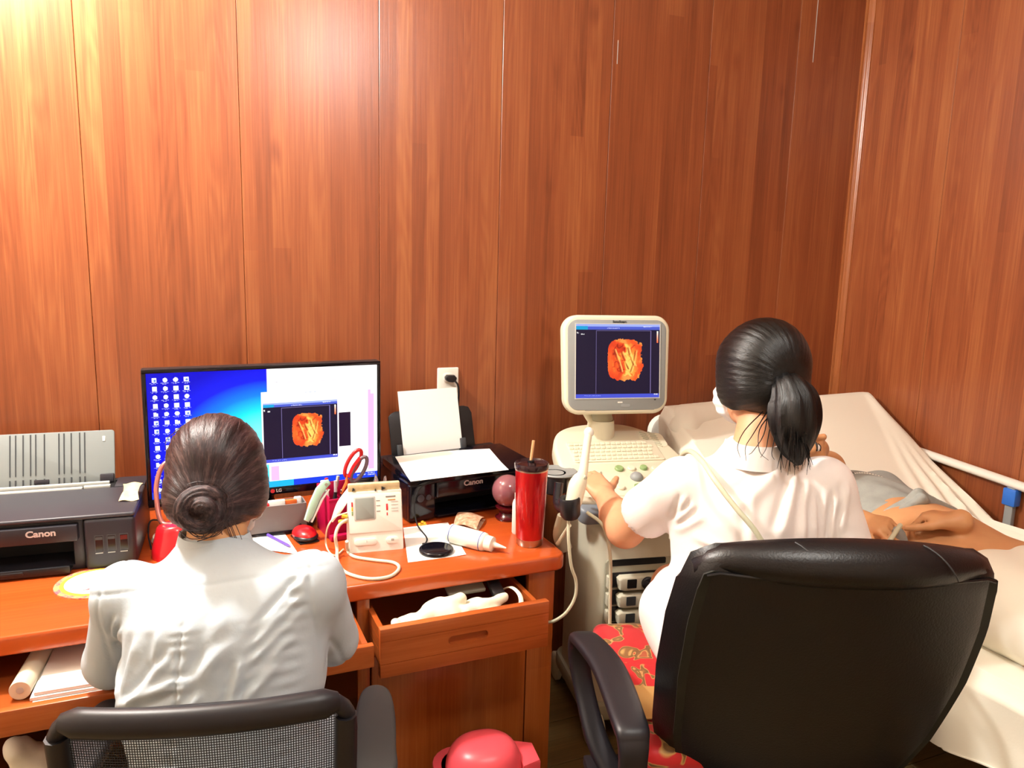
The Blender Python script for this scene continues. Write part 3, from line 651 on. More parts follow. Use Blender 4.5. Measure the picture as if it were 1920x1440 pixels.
fr.lohi((-MW/2+.001,-MH/2+.001,0),(MW/2-.001,-MH/2+.022,.004),.001); fr.lohi((-MW/2+.001,MH/2-.011,0),(MW/2-.001,MH/2-.001,.004),.001)
fr.lohi((-MW/2+.001,-MH/2+.022,0),(-MW/2+.011,MH/2-.011,.004),.001); fr.lohi((MW/2-.011,-MH/2+.022,0),(MW/2-.001,MH/2-.011,.004),.001)
fr.build('bezel',M_['blkg'],mon)
link('screen',screen_mesh(R,MW-.022,MH-.033,Matrix.Translation((0,-.0068,MZ+.0055))@XZ),M_['screen'],mon)
lx=.011; lg=MB(Matrix.Translation((lx-.009,-.0100,MZ-MH/2+.0115))@XZ); lg.lathe([(0,0),(.0058,0),(.0058,.0004),(0,.0004)],n=24); lg.build('logo_disc',M_['redprint'],mon)
text('LG','brand_lettering',.0125,Matrix.Translation((lx+.008,-.0102,MZ-MH/2+.0115))@XZ,M_['silver'],mon,bold=.0003)
nk=MB(); nk.tube([(0,.05,.012),(0,.05,.10),(0,.03,.2)],[.03,.026,.024],16,flat=.6); nk.build('neck',M_['blkg'],mon)
MB().prism([(.122*math.cos(a),-.0+.098*math.sin(a)) for a in np.linspace(0,2*PI,48,endpoint=False)],0,.011,.004).build('base',M_['blkg'],mon)

# ------------------------------------------------------------------ left printer (ink tank)
p1=thing('printer','charcoal ink tank printer with raised grey paper support, at the left end of the desk','printer',(-.106-.2225*math.cos(R_(-4)),1.969+.155+.016,DZ),R_(-4)); 
w1,d1,h1=.445,.31,.137; x0=-w1/2; x1=w1/2; y0=-d1/2; y1=d1/2
bd=MB(); bd.lohi((x0,y0+.02,.0),(x1-.105,y1,.128),.006); bd.lohi((x1-.110,y0,.0),(x1,y1,.124),.010,seg=3)
ob=bd.build('body',M_['p1'],p1)
cut=MB().lohi((x0+.03,y0-.02,.014),(x1-.135,y0+.17,.072)).build('cut',None,smooth=0)
b2=MB(); b2.lohi((x0,y0+.012,.0),(x1-.112,y1-.01,.127),.006); bb=b2.build('body_left',M_['p1'],p1); bpy.data.objects.remove(ob); cut.parent=p1; bpy.context.view_layer.update(); cutout(bb,cut); bb.name='body'
MB().lohi((x0+.031,y0+.10,.015),(x1-.136,y0+.16,.071)).build('paper_slot',M_['blkd'],p1)
tk=MB().lohi((x1-.111,y0-.004,.002),(x1,y1-.01,.127),.009,seg=3).build('ink_tank_block',M_['p1'],p1)
for i in range(3):
    wx=x1-.088+i*.0265
    MB(Matrix.Translation((wx+.009,y0-.0045,.0655))@XZ).prism(rrect(.0195,.042,.002),-.002,.0004).build('window_frame',M_['gryd'],tk)
    MB(Matrix.Translation((wx+.009,y0-.0050,.0650))@XZ).prism(rrect(.016,.038,.0015),-.002,.0004).build('ink_window',M_['blkg'],tk)
    MB(Matrix.Translation((wx+.009,y0-.0052,.0790 if i<2 else .0775))@XZ).prism(rrect(.015,.007 if i<2 else .011,.001),-.001,.0004).build('ink_level',M_['gryd'] if i<2 else M_['dkred'],tk)
    MB(Matrix.Translation((wx+.008,y0-.0055,.0425))@XZ).prism(rrect(.016,.0016,.0005),-.001,.0006).build('window_sill_line',M_['gryl'],tk)
ld=MB(); ld.lohi((x0,y0-.002,.1265),(x1,y1-.085,.137),.005,seg=3); ld.build('lid',M_['p1l'],p1)
rb=MB(); rb.lohi((x1-.075,y1-.086,.1265),(x1,y1,.139),.004); rb.lohi((x0,y1-.014,.1265),(x1-.07,y1,.137),.003); rb.build('rear_cover',M_['p1'],p1)
fp=MB(Matrix.Translation((0,y0+.008,0))); fp.lohi((x0+.01,-.016,.078),(x1-.122,.01,.118),.004); fp.build('front_panel',M_['p1'],p1)
text('Canon','brand_lettering',.0205,Matrix.Translation((x1-.197,y0-.0085,.103))@XZ,M_['silver'],p1,bold=.0007,sx=1.12)
ot=MB(); ot.lohi((x0+.035,y0-.02,.006),(x1-.14,y0+.1,.013),.002); ot.lohi((x0+.035,y0-.022,.005),(x1-.14,y0-.014,.024),.003); ot.lohi((x0+.16,y0-.024,.012),(x0+.21,y0-.02,.020),.0015); ot.build('output_tray',M_['blk'],p1)
sl=MB(); sl.lohi((x0+.03,y1-.084,.120),(x1-.078,y1-.014,.131)); sl.build('feed_slot',M_['blkd'],p1)
sl=MB(); sl.lohi((x0+.06,y1-.080,.130),(x1-.15,y1-.066,.138),.002); sl.lohi((x1-.148,y1-.074,.130),(x1-.085,y1-.062,.139),.002); sl.lohi((x0+.04,y1-.05,.130),(x1-.09,y1-.04,.142),.002); sl.build('paper_guide',M_['gryl'],p1)
tl=R_(17); TM=Matrix.Translation((0,y1-.020,.125))@Matrix.Rotation(-tl,4,'X')
sp_=MB(TM@XZ); ww=.325; sp_.prism(rrect(ww,.148,.008,cx=-.021,cy=.074),-.006,0,.0015); sup=sp_.build('paper_support',M_['gry'],p1)
rbm=MB(TM@XZ)
for i,q in enumerate((-.155,-.140,-.105,-.092,-.075,-.058,-.046,-.026,.008,.020,.037,.057,.069)):
    zz=[(.010,.146)]
    b3=MB(TM@XZ); b3.lohi((q-.0013,.036,-.0005),(q+.0013,.144,.0018)); b3.lohi((q-.0016,.004,-.0005),(q+.0016,.026,.0022)); b3.build('rib',M_['gryd'],sup)
b3=MB(TM@XZ); b3.lohi((.112,.118,0),(.119,.132,.0012),.0004); b3.build('mark',M_['wht'],sup)
b3=MB(TM@XZ); b3.lohi((.106,.006,-.004),(.140,.03,.010),.003); b3.build('hinge',M_['p1'],sup)
b3=MB(TM@XZ); b3.lohi((-.05,.012,-.003),(-.015,.024,.003),.001); b3.build('latch',M_['p1'],sup)
q=on(246,930,z=DZ+.139); nt_=MB(frame((q[0],q[1],DZ+.1375),(1,-.1,0),(.1,1,0),(0,0,1)))
nt_.grid(lambda u,v:((u-.5)*(.046-.012*math.sin(PI*v)),(v-.5)*.075,.002+.022*v+.004*abs(math.sin(6*v))+.002*math.sin(7*u+4*v)),10,12,.0012)
tag(nt_.build('paper_note',M_['tape']),'crumpled cream paper note lying on the lid of the left printer','note')

# ------------------------------------------------------------------ right printer
P2=(.770,2.062+.13,DZ); p2=thing('printer','gloss black printer loaded with white paper, under the wall outlet','printer',P2,R_(7.7))
w2,d2,h2=.424,.262,.142; x0=-w2/2; x1=w2/2; y0=-d2/2; y1=d2/2
bb=MB().lohi((x0,y0+.004,.0),(x1,y1,.124),.012,seg=3).build('body',M_['blkg'],p2)
cut=MB().lohi((x0+.085,y0-.03,.012),(x1-.035,y0+.15,.062)).build('cut',None,smooth=0); cut.parent=p2; bpy.context.view_layer.update(); cutout(bb,cut)
MB().lohi((x0+.086,y0+.10,.013),(x1-.036,y0+.14,.061)).build('paper_slot',M_['blkd'],p2)
tp=MB(); prof=[(y0-.004,.112),(y0-.004,.122),(y0+.02,.136),(y1-.055,.145),(y1-.055,.118)]
tp.prism([(p[0],p[1]) for p in prof],x0+.003,x1-.003,.003,M=Matrix(((0,0,1,0),(1,0,0,0),(0,1,0,0),(0,0,0,1)))); tp.build('lid',M_['blkg'],p2)
fp=MB(); fp.lohi((x0+.085,y0-.006,.064),(x1-.002,y0+.02,.114),.006,seg=3); fp.build('front_panel',M_['blkg'],p2)
fp=MB(); fp.lohi((x0+.001,y0-.004,.004),(x0+.083,y0+.02,.114),.006,seg=3); fp.build('control_block',M_['blkg'],p2)
MB(Matrix.Translation((x0+.035,y0-.005,.072))@XZ).lathe([(0,0),(.011,0),(.011,.0016),(.009,.002),(0,.002)],n=24).build('button',M_['chr'],p2)
MB(Matrix.Translation((x0+.060,y0-.005,.072))@XZ).lathe([(0,0),(.008,0),(.008,.0016),(.006,.002),(0,.002)],n=24).build('button',M_['chr'],p2)
MB().lohi((x0+.09,y0-.008,.008),(x1-.04,y0+.08,.014),.002).build('output_tray',M_['blkg'],p2)
text('Canon','brand_lettering',.0215,Matrix.Translation((x0+.205,y0-.0066,.098))@XZ,M_['silver'],p2,bold=.0007,sx=1.12)
MB().lohi((x1-.10,y1-.056,.118),(x1-.01,y1-.002,.139),.006).build('rear_cover',M_['blk'],p2)
MB().lohi((x0+.01,y1-.056,.118),(x0+.075,y1-.002,.137),.006).build('rear_cover',M_['blk'],p2)
MB(Matrix.Translation((x1-.065,y1-.057,.136))).lathe([(0,0),(.004,0),(.004,.004),(0,.004)],n=12).build('power_light',M_['silver'],p2)
TM=Matrix.Translation((-.02,y1-.03,.12))@Matrix.Rotation(-R_(14),4,'X')
ts=MB(TM@XZ); ts.prism([(-.145,0),(.15,0),(.148,.13),(.138,.150),(.12,.155),(-.12,.155),(-.135,.150),(-.145,.14)],-.006,0,.002); sup=ts.build('paper_support',M_['blk'],p2)
ts=MB(TM@XZ); ts.lohi((.092,.002,0),(.112,.05,.012),.003); ts.build('paper_guide',M_['gryd'],sup)
ts=MB(TM@XZ); ts.lohi((-.128,.002,0),(-.112,.05,.012),.003); ts.build('paper_guide',M_['gryd'],sup)
T2=PM[p2.name]
sh=MB(T2@TM@XZ); sh.grid(lambda u,v:(-.108+.208*u-.012*v*0,-.005+.222*v,.0025+.002*math.sin(PI*u)*v+.012*(1-v)**2*.3),10,10,.0006)
tag(sh.build('paper_sheet',M_['paper']),'white paper sheet standing upright in the black printer feeder','paper')
sh=MB(T2); cs=[np.array(q) for q in ((-.165,.118),(.148,.104),(.118,-.136),(-.190,-.128))]
cn=[T2.inverted()@Vector(on(*q,z=DZ+.145)) for q in ((741,857),(918,841),(954,878),(770,898))]
def lid_z(y): return np.interp(y,[y0+.02,y1-.055],[.136,.145])+.0018
def shf(u,v):
    p=(cn[0]*(1-u)+cn[1]*u)*v+(cn[3]*(1-u)+cn[2]*u)*(1-v); return (p.x,p.y,lid_z(p.y)+.004*math.sin(PI*u)*(v)+.003*(1-v)*u)
sh.grid(shf,14,12,.0005); tag(sh.build('paper_sheet',M_['paper']),'white paper sheet lying flat across the top of the black printer','paper')

# ------------------------------------------------------------------ small things on the desk
Z0=DZ
# red desk lamp: white round foot, copper gooseneck, red bell shade
lb=on(338,1003,z=DZ+.012); lt=P(300,905,1.98)
lamp_=thing('desk_lamp','red gooseneck desk lamp on a white foot between printer and seated woman','lamp',(lb[0],lb[1],DZ))
MB().lathe([(0,0),(.066,0),(.070,.006),(.066,.016),(.03,.022),(0,.023)],n=40).build('base',M_['wht'],lamp_)
rel=lambda p:np.array(p)-np.array([lb[0],lb[1],DZ])
sh_top=P(324,984,1.93); sh_c=P(322,1030,1.86)
g=[(.015,-.035,.02),(.03,-.045,.08),rel(P(352,905,2.03)),rel(P(335,868,2.0)),rel(P(308,870,1.98)),rel(P(294,905,1.96)),rel(P(295,950,1.945)),rel(P(304,980,1.935)),rel(sh_top)]
MB().tube(g,.0062,12,smooth=10).build('gooseneck',M_['copper'],lamp_)
ax=unit((.10,-.06,-1.)); LM=axis_frame(rel(sh_top)-ax*.004,ax)
prof=[(0,0),(.026,0),(.031,.004),(.034,.014),(.040,.034),(.047,.058),(.050,.078),(.048,.098),(.046,.098),(.045,.078),(.040,.050),(.03,.02),(0,.012)]
prof=[(r*1.22,z*1.0) for r,z in prof]; MB().lathe(prof,LM,36).build('shade',M_['redl'],lamp_)
MB().ell((0,0,.060),(.017,.017,.024),LM).build('bulb',M_['bulb'],lamp_)
lp=np.array(sh_top)+ax*.095; lamp('desk_lamp_light','SPOT',lp,2.2,(1,.93,.82),.02,lp+ax,165)
MB().tube([rel(P(330,985,2.06)),rel(P(286,975,2.03)),rel(P(278,1000,2.0)),rel(P(284,1030,1.96))],.0022,6,smooth=8).build('cord',M_['rubber'],lamp_)

# grey box of tissues standing on the foot of the monitor
bx=thing('storage_box','plain grey box with folded orange and white packets, in front of the monitor stand','box',(.222,2.092,DZ+.0115),R_(2))
b_=MB(); b_.lohi((-.076,-.028,0),(.076,.028,.003)); 
for lo,hi in (((-.076,-.028,.003),(.076,-.025,.072)),((-.076,.025,.003),(.076,.028,.072)),((-.076,-.025,.003),(-.073,.025,.072)),((.073,-.025,.003),(.076,.025,.072))): b_.lohi(lo,hi)
b_.build('box_body',mat('grey card','76716f',.6),bx)
for i,(xx,ww,cc) in enumerate(((-.045,.05,'redprint'),(.0,.045,'paper'),(.032,.045,'orange'),(.058,.02,'paper'))):
    m=M_[cc] if cc in M_ else M_.setdefault(cc,mat('orange packet','e06a2a',.6))
    MB().lohi((xx-ww/2,-.020+.006*i,.01),(xx+ww/2,-.008+.006*i,.078+.004*(i%2)),.003).build('packet',m,bx)

# magenta pen holder and what stands in it
ph=thing('pen_holder','square magenta plastic pen holder behind the blood pressure monitor','pen holder',(.393,2.045,DZ),R_(8))
a=.055; b_=MB()
for lo,hi in (((-a,-a,0),(a,a,.004)),((-a,-a,.004),(a,-a+.003,.112)),((-a,a-.003,.004),(a,a,.128)),((-a,-a+.003,.004),(-a+.003,a-.003,.118)),((a-.003,-a+.003,.004),(a,a-.003,.118))): b_.lohi(lo,hi,.001)
b_.build('cup',M_['mag'],ph); MB().lohi((-a-.0015,-a-.0015,.104),(a+.0015,-a+.0045,.112),.001).build('rim',M_['mag'],ph)
MB().lohi((-a-.002,-a-.018,.0),(a*.6,-a,.016),.003).build('front_tray',M_['mag'],ph)
b_=MB(); b_.lohi((-.0015,-a+.003,.004),(.0015,a-.003,.09)); b_.build('divider',M_['mag'],ph)
def stand(name,label,cat,bot,top,r,m,group=None,tip=None,flat=None):
    d=unit(np.array(top)-np.array(bot)); L=np.linalg.norm(np.array(top)-np.array(bot)); o=thing(name,label,cat,M=axis_frame(bot,d),group=group)
    MB().lathe([(0,0),(r*.5,.004),(r,.012),(r,L-.004),(r*.8,L),(0,L)],n=12).build('barrel',m,o)
    if tip: MB().lathe([(0,L-.03),(r*1.12,L-.03),(r*1.12,L+.001),(0,L+.001)],n=12).build('cap',tip,o)
    return o
phz=lambda px,py,Y: on(px,py,Y=Y)
stand('pen','black pen standing in the magenta holder left of the scissors','pen',(.372,2.03,.757),phz(629,902,2.04),.004,M_['blk'],tip=M_['silver'])
stand('pen','grey pen leaning in the magenta holder behind the scissors','pen',(.36,2.07,.757),phz(634,893,2.08),.004,M_['chr'],tip=M_['gryl'])
stand('pen','white pen at the left of the magenta holder','pen',(.358,2.05,.757),phz(612,897,2.06),.0042,M_['wht'],tip=M_['redprint'])
stand('marker','pink marker standing at the back left of the magenta holder','marker',(.35,2.08,.757),phz(606,902,2.085),.007,mat('pink plastic','e0a3b0',.4),tip=M_['wht'])
stand('pen','dark blue pen leaning right in the magenta holder under the scissors handles','pen',(.40,2.03,.757),phz(668,905,2.03),.004,mat('navy plastic','1b2350',.35))
# scissors: red and grey handles up
A=phz(640,925,2.03); B=phz(652,893,2.03); 
scs=thing('scissors','red and grey handled scissors standing handles up in the magenta pen holder','scissors',A)
def loop(c,u,v,n=28): return [tuple(np.array(c)-A+u*math.cos(t)+v*math.sin(t)) for t in np.linspace(0,2*PI,n)]
l1=phz(662,868,2.03); l2=phz(673,880,2.025)
dr=unit(phz(678,845,2.03)-phz(646,905,2.03)); nx_=unit(np.cross(dr,[0,1,0]))
MB().tube(loop(l1,dr*.040,nx_*.0145),.0052,10,cap=False).build('handle_ring',M_['red'],scs,label='red upper handle ring')
MB().tube(loop(l2,dr*.038,nx_*.0145),.0052,10,cap=False).build('handle_ring',mat('grey red handle','6d5a62',.4),scs,label='grey lower handle ring')
MB().tube([tuple(np.array(p)-A) for p in (l2+nx_*.0145-dr*.03,l2+nx_*.0165,l2+nx_*.012+dr*.03)],.006,8,smooth=5).build('grip_band',M_['red'],scs)
b_=MB(); b_.tube([tuple(l1-dr*.036-A),tuple(phz(650,905,2.03)-A),(0,0,0)],[.006,.008,.006],8,flat=.6); b_.build('shank',M_['orange'],scs)
b_=MB(); e=np.array([.375,2.035,.757])-A; b_.tube([(0,0,.01),tuple(e)],[.006,.0015],6,flat=.3); b_.build('blade',M_['steel'],scs)
b_=MB(); e=np.array([.383,2.035,.757])-A; b_.tube([(.006,0,.01),tuple(e)],[.006,.0015],6,flat=.3); b_.build('blade',M_['steel'],scs)
# mint green tape dispenser shaped clip leaning on the holder
mt_b=on(579,964,Y=2.0); mt_t=on(601,905,Y=2.02); d=unit(mt_t-mt_b)
mo=thing('stapler','mint green stapler leaning against the left side of the magenta pen holder','stapler',mt_b)
b_=MB(); n_=unit(np.cross(d,[0,-1,0])); L=np.linalg.norm(mt_t-mt_b)
b_.prism([(-.006,-.018),(.006,-.02),(.012,0),(.013,L*.55),(.020,L*.9),(.026,L+.006),(.016,L+.014),(.004,L+.006),(-.006,L*.8),(-.009,L*.3)],-.008,.008,.003,M=frame((0,0,0),n_,d,np.cross(n_,d))); b_.build('body',M_['mint'],mo)
b_=MB(); b_.prism([(.012,-.018),(.016,-.018),(.022,L*.55),(.030,L*.9),(.026,L*.9),(.015,L*.5)],-.006,.006,.001,M=frame((0,0,0),n_,d,np.cross(n_,d))); b_.build('magazine',M_['paper'],mo)
b_=MB(); b_.lathe([(0,-.009),(.004,-.009),(.004,.009),(0,.009)],frame(tuple(n_*.014+d*L*1.0),n_,d,np.cross(n_,d)),12); b_.build('pivot',M_['steel'],mo)

# mouse
mp=on(571,1010,z=DZ); ms=thing('mouse','small red and black computer mouse on the orange desk','mouse',(mp[0],mp[1],DZ),R_(12))
b_=MB(); b_.ell((0,0,.014),(.031,.045,.021)); v=[(x,y,max(z,.004)) for x,y,z in b_.v]; b_.v=v; b_.build('shell',M_['red'],ms)
b_=MB(); b_.ell((0,-.012,.0115),(.032,.036,.0115)); b_.v=[(x,y,max(z,.002)) for x,y,z in b_.v]; b_.build('side_band',M_['blk'],ms)
MB().tube([(0,.028,.031),(0,.038,.026)],.0035,8).build('scroll_wheel',M_['blk'],ms)
MB().lohi((-.026,-.04,0),(.026,.036,.004),.001).build('underside',M_['blk'],ms)

# upper-arm blood pressure monitor, wedge standing on edge
f0=on(655,1038,z=DZ); f1=on(757,1029,z=DZ); ux=unit(f1-f0); Wb=np.linalg.norm(f1-f0)
tiltb=R_(14); uz=np.array([ux[1]*-1*0-ux[1]*0,0,1.]); back=np.array([-ux[1],ux[0],0]); up=unit(np.array([0,0,1])*math.cos(tiltb)+back*math.sin(tiltb)); nrm=np.cross(ux,up)
bp=thing('blood_pressure_monitor','cream blood pressure monitor with grey display standing upright on the desk','medical device',M=frame(f0,ux,back,(0,0,1)))
Hb=.150; tb=math.tan(tiltb)
side=[(0,0),(.075,0),(.075,.03),(Hb*tb+.022,Hb),(Hb*tb,Hb)]
b_=MB(); b_.prism(side,0,Wb,.003,M=Matrix(((0,0,1,0),(1,0,0,0),(0,1,0,0),(0,0,0,1)))); b_.build('case',M_['wht'],bp)
FM=Matrix(((1,0,0,0),(0,math.sin(tiltb),-math.cos(tiltb),0),(0,math.cos(tiltb),math.sin(tiltb),0),(0,0,0,1)))   # face plane: x right, y up the face, z out
K=Wb/.112
def face(name,w,h,r,cx,cy,t,m,parent,**k): return MB(FM).prism(rrect(w,h,r,cx=cx,cy=cy),-.001,t,min(.0008,t*.4)).build(name,m,parent,**k)
lid=face('upper_panel',Wb-.004,.098,.004,Wb/2,.098,.0022,M_['wht'],bp)
face('display_frame',.044*K,.060,.003,.034*K,.112,.0032,M_['gryl'],bp); face('display',.038*K,.054,.002,.034*K,.112,.0038,M_['lcd'],bp)
face('colour_scale',.004,.012,.0008,.0085*K,.124,.0032,M_['redprint'],bp); face('colour_scale',.004,.010,.0008,.0085*K,.112,.0032,M_['yel'],bp); face('colour_scale',.004,.010,.0008,.0085*K,.101,.0032,M_['green'],bp)
face('red_mark',.005,.017,.0008,.080*K,.112,.003,M_['redprint'],bp); face('red_mark',.003,.008,.0006,.080*K,.094,.003,M_['redprint'],bp)
face('printed_line',.026,.004,.0005,.088*K,.139,.003,M_['greyprint'],bp); face('printed_line',.020,.003,.0005,.090*K,.130,.003,M_['tan'],bp)
for q in (.130,.117,.103): face('printed_line',.010,.002,.0004,.062*K,q,.003,M_['greyprint'],bp)
for q in (.125,.117,.108,.101): face('printed_line',.018,.0012,.0004,.096*K,q,.003,M_['greyprint'],bp)
face('button',.046*K,.017,.008,.034*K,.026,.0035,M_['wht'],bp); face('button',.026*K,.018,.009,.089*K,.026,.0035,M_['wht'],bp)
face('button_mark',.008,.006,.001,.089*K,.027,.0042,M_['greyprint'],bp); face('button_mark',.0012,.006,.0004,.036*K,.027,.0042,M_['greyprint'],bp)
cb=MB(); cb.lohi((.002,Hb*tb+.004,Hb-.001),(Wb-.004,Hb*tb+.020,Hb+.020),.003,M=None); cb.build('top_box',M_['tape'],bp)
cb=MB(FM@Matrix.Translation((0,0,-.002))); cb.prism([(.012,Hb+.008),(.020,Hb+.010),(.014,Hb+.017)],-.004,.0035); cb.prism([(.088,Hb+.006),(.099,Hb+.011),(.088,Hb+.016)],-.004,.0035); cb.prism([(.070,Hb+.006),(.074,Hb+.006),(.072,Hb+.012)],-.004,.0035); cb.build('printed_mark',M_['blackprint'],bp)
MB().lathe([(0,0),(.0055,0),(.0055,.018),(.004,.022),(0,.022)],axis_frame((-.002,.035,.075),(-1,0,0)),14).build('connector',M_['yel'],bp)
MB().lathe([(0,0),(.005,0),(.005,.014),(0,.014)],axis_frame((-.002,.026,.090),(-1,0,.2)),14).build('connector',M_['yel'],bp)
Tb=PM[bp.name].inverted(); lw=lambda p:tuple(Tb@Vector(tuple(float(c) for c in p)))
tr=.0042; dz=lambda x,y:lw(on(x,y,z=DZ+tr))
MB().tube([lw(on(652,973,Y=1.90)),lw(on(636,985,Y=1.88)),lw(on(629,1005,Y=1.865)),lw(on(632,1030,z=DZ+.02)),dz(633,1052),dz(648,1073),dz(690,1085),dz(730,1081),dz(748,1066),dz(738,1055),dz(700,1050),dz(665,1044),dz(652,1033),lw(on(650,1015,Y=1.86))],tr,10,smooth=8).build('air_tube',M_['cream'],bp,label='thick cream air tube looped on the desk')
MB().tube([lw(on(655,960,Y=1.905)),lw(on(628,970,Y=1.90)),lw(on(614,990,Y=1.895)),lw(on(611,1018,z=DZ+.016)),dz(618,1036),dz(630,1041),dz(644,1030)],.0022,8,smooth=8).build('thin_tube',M_['cream'],bp)
cg=MB(); cg.tube([lw(on(660,912,Y=1.96)),lw(on(640,945,Y=1.93)),lw(on(622,978,Y=1.93))],[.008,.014,.004],10,smooth=6,flat=.5); cg.build('cuff_label',M_['wht'],bp)

# crumpled clear bag behind it
cb=on(710,917,Y=1.98); o=MB(); o.ell((0,0,.06),(.05,.03,.085),n=24,m=14); o.v=[tuple(np.array(p)*(1+.22*math.sin(9*p[0]*30)*math.sin(p[2]*120+p[1]*80))) for p in o.v]; o.v=[(x,y,max(z,0)) for x,y,z in o.v]
oo=o.build('plastic_bag',M_['clear'],smooth=10); oo.location=(cb[0],cb[1],DZ); tag(oo,'crumpled clear plastic bag behind the blood pressure monitor','bag')

# sheet, wireless charger with cord, gel bottle, banknote
pts=[on(*q,z=DZ) for q in ((765,1055),(874,1041),(840,980),(756,990))]
s_=MB(); s_.grid(lambda u,v:tuple((pts[0]*(1-u)+pts[1]*u)*(1-v)+(pts[3]*(1-u)+pts[2]*u)*v+np.array([0,0,.0008+.004*max(0,u-.75)*max(0,.4-v)*4])),12,10,.0005)
tag(s_.build('paper_sheet',M_['paper']),'loose white paper sheet under the round black charger','paper')
cc=on(818,1032,z=DZ+.004); ch=thing('wireless_charger','round black wireless charging pad lying on the white sheet','charger',(cc[0],cc[1],DZ+.0016))
MB().lathe([(0,0),(.041,0),(.045,.003),(.045,.007),(.043,.0095),(.039,.0105),(0,.0105)],n=48).build('pad',M_['blkg'],ch)
MB().lathe([(.0385,.0106),(.0395,.0106),(.0395,.0110),(.0385,.0110)],n=48).build('ring',M_['chr'],ch)
cl=lambda p:tuple(np.array(p)-np.array([cc[0],cc[1],DZ+.0016]))
MB().tube([(-.018,.041,.005),cl(on(800,1008,z=DZ+.004)),cl(on(783,985,z=DZ+.01)),cl(on(777,955,Y=2.010)),cl(on(780,930,Y=2.012)),cl(on(792,912,Y=2.02)),cl(on(815,902,Y=2.03)),cl(on(845,893,Y=2.04)),cl(on(866,889,z=DZ+.138))],.0020,8,smooth=8).build('cord',M_['rubber'],ch)
MB().lohi((-.024,.038,.002),(-.012,.050,.008),.002).build('plug',M_['blk'],ch)
ga=on(843,999,z=DZ+.026); gb=on(950,1029,z=DZ+.015); gd=gb-ga; gd[2]=-.010; L=np.linalg.norm(gd)
gl=thing('gel_bottle','white squeeze bottle of gel with pointed nozzle, lying on its side on the desk','bottle',M=axis_frame((ga[0],ga[1],DZ+.0265),gd))
MB().lathe([(0,0),(.022,0),(.025,.004),(.025,L*.60),(.024,L*.63),(.020,L*.65),(0,L*.65)],n=32).build('bottle_body',M_['gel'],gl)
MB().lathe([(.0,L*.645),(.0195,L*.645),(.0205,L*.66),(.0195,L*.76),(.010,L*.78),(0,L*.78)],n=28).build('cap',M_['gel'],gl)
MB().lathe([(.010,L*.775),(.0075,L*.80),(.002,L*.99),(0,L*.99)],n=20).build('nozzle',M_['gel'],gl)
for q in (.05,.575): MB().lathe([(.0251,L*q),(.0254,L*q),(.0254,L*q+.002),(.0251,L*q+.002)],n=32).build('printed_band',M_['blueprint'],gl)
for i,(q,an) in enumerate(((.30,80),(.40,95),(.47,70),(.50,110),(.36,60))):
    a=R_(an-150); MB(Matrix.Rotation(a,4,'Z')).lohi((.0244,-.004,L*q),(.0255,.004,L*q+.004)).build('printed_mark',M_['blueprint'],gl)
nb=[on(*q,z=DZ) for q in ((850,990),(893,998),(908,975),(862,966))]
s_=MB(); s_.grid(lambda u,v:tuple((nb[0]*(1-u)+nb[1]*u)*(1-v)+(nb[3]*(1-u)+nb[2]*u)*v+np.array([0,0,.016+.012*math.sin(PI*v)-.014*abs(u-.45)])),10,10,.0006)
s_.grid(lambda u,v:tuple((nb[0]*(1-u)+nb[1]*u)*(1-v)*.98+(nb[3]*(1-u)+nb[2]*u)*v+(nb[0]*(1-u)+nb[1]*u)*(1-v)*.02+np.array([.004,0,.001+.004*math.sin(PI*u)])),10,10,.0006)
tag(s_.build('banknote',M_['note']),'folded brown banknote on the desk beside the white gel bottle','banknote')
yb=on(792,985,z=DZ); y=thing('clip','tiny yellow clip in front of the black printer','clip',(yb[0],yb[1],DZ))
for i,(xx,zz) in enumerate(((-.008,.004),(.006,.006),(.0,.010))): MB().ell((xx,0,zz),(.005,.004,.004),n=10,m=6).build('bead',M_['yel'],y)
MB().lohi((-.012,-.003,0),(.012,.003,.004),.001).build('bar',M_['yel'],y)

# crystal ball on lacquer stand, narrow white bottle, tumbler
bc=on(952,930,Y=1.985); cbx=thing('crystal_ball','mauve crystal ball on a dark red turned stand behind the red tumbler','ornament',(bc[0],bc[1],DZ))
MB().ell((0,0,.085),(.047,.047,.047),n=36,m=20).build('ball',M_['ball'],cbx)
MB().lathe([(0,0),(.034,0),(.036,.006),(.026,.012),(.022,.020),(.030,.028),(.036,.038),(.030,.041),(0,.041)],n=32).build('stand',M_['dkred'],cbx)
wb_=on(965,1000,z=DZ); wo=thing('white_bottle','narrow white bottle half hidden behind the red tumbler','bottle',(wb_[0]+.008,wb_[1],DZ))
MB().lathe([(0,0),(.014,0),(.016,.004),(.016,.085),(.013,.096),(.009,.10),(0,.10)],n=24).build('bottle_body',M_['wht'],wo); MB().lathe([(0,.10),(.010,.10),(.010,.116),(0,.117)],n=20).build('cap',M_['wht'],wo)
tc_=on(996,1022,z=DZ); tm=thing('tumbler','tall red insulated tumbler with straw at the right end of the desk','tumbler',(tc_[0],tc_[1]+.012,DZ))
MB().lathe([(0,.0),(.033,.0),(.035,.003),(.0362,.020)],n=44).build('steel_base',M_['steel'],tm)
MB().lathe([(.0362,.020),(.0372,.022),(.0435,.205),(.0438,.207)],n=44).build('cup_body',M_['tumbler'],tm)
MB().lathe([(.0438,.207),(.0438,.213),(.041,.213),(.036,.12)],n=44).build('steel_rim',M_['steel'],tm)
MB().lathe([(0,.208),(.041,.208),(.0455,.212),(.0460,.222),(.0445,.226),(.041,.222),(.036,.219),(.012,.219),(.010,.226),(0,.226)],n=44).build('lid',M_['tumlid'],tm)
MB().tube([(-.004,0,.222),(.003,0,.285)],.0038,12).build('straw',M_['straw'],tm)
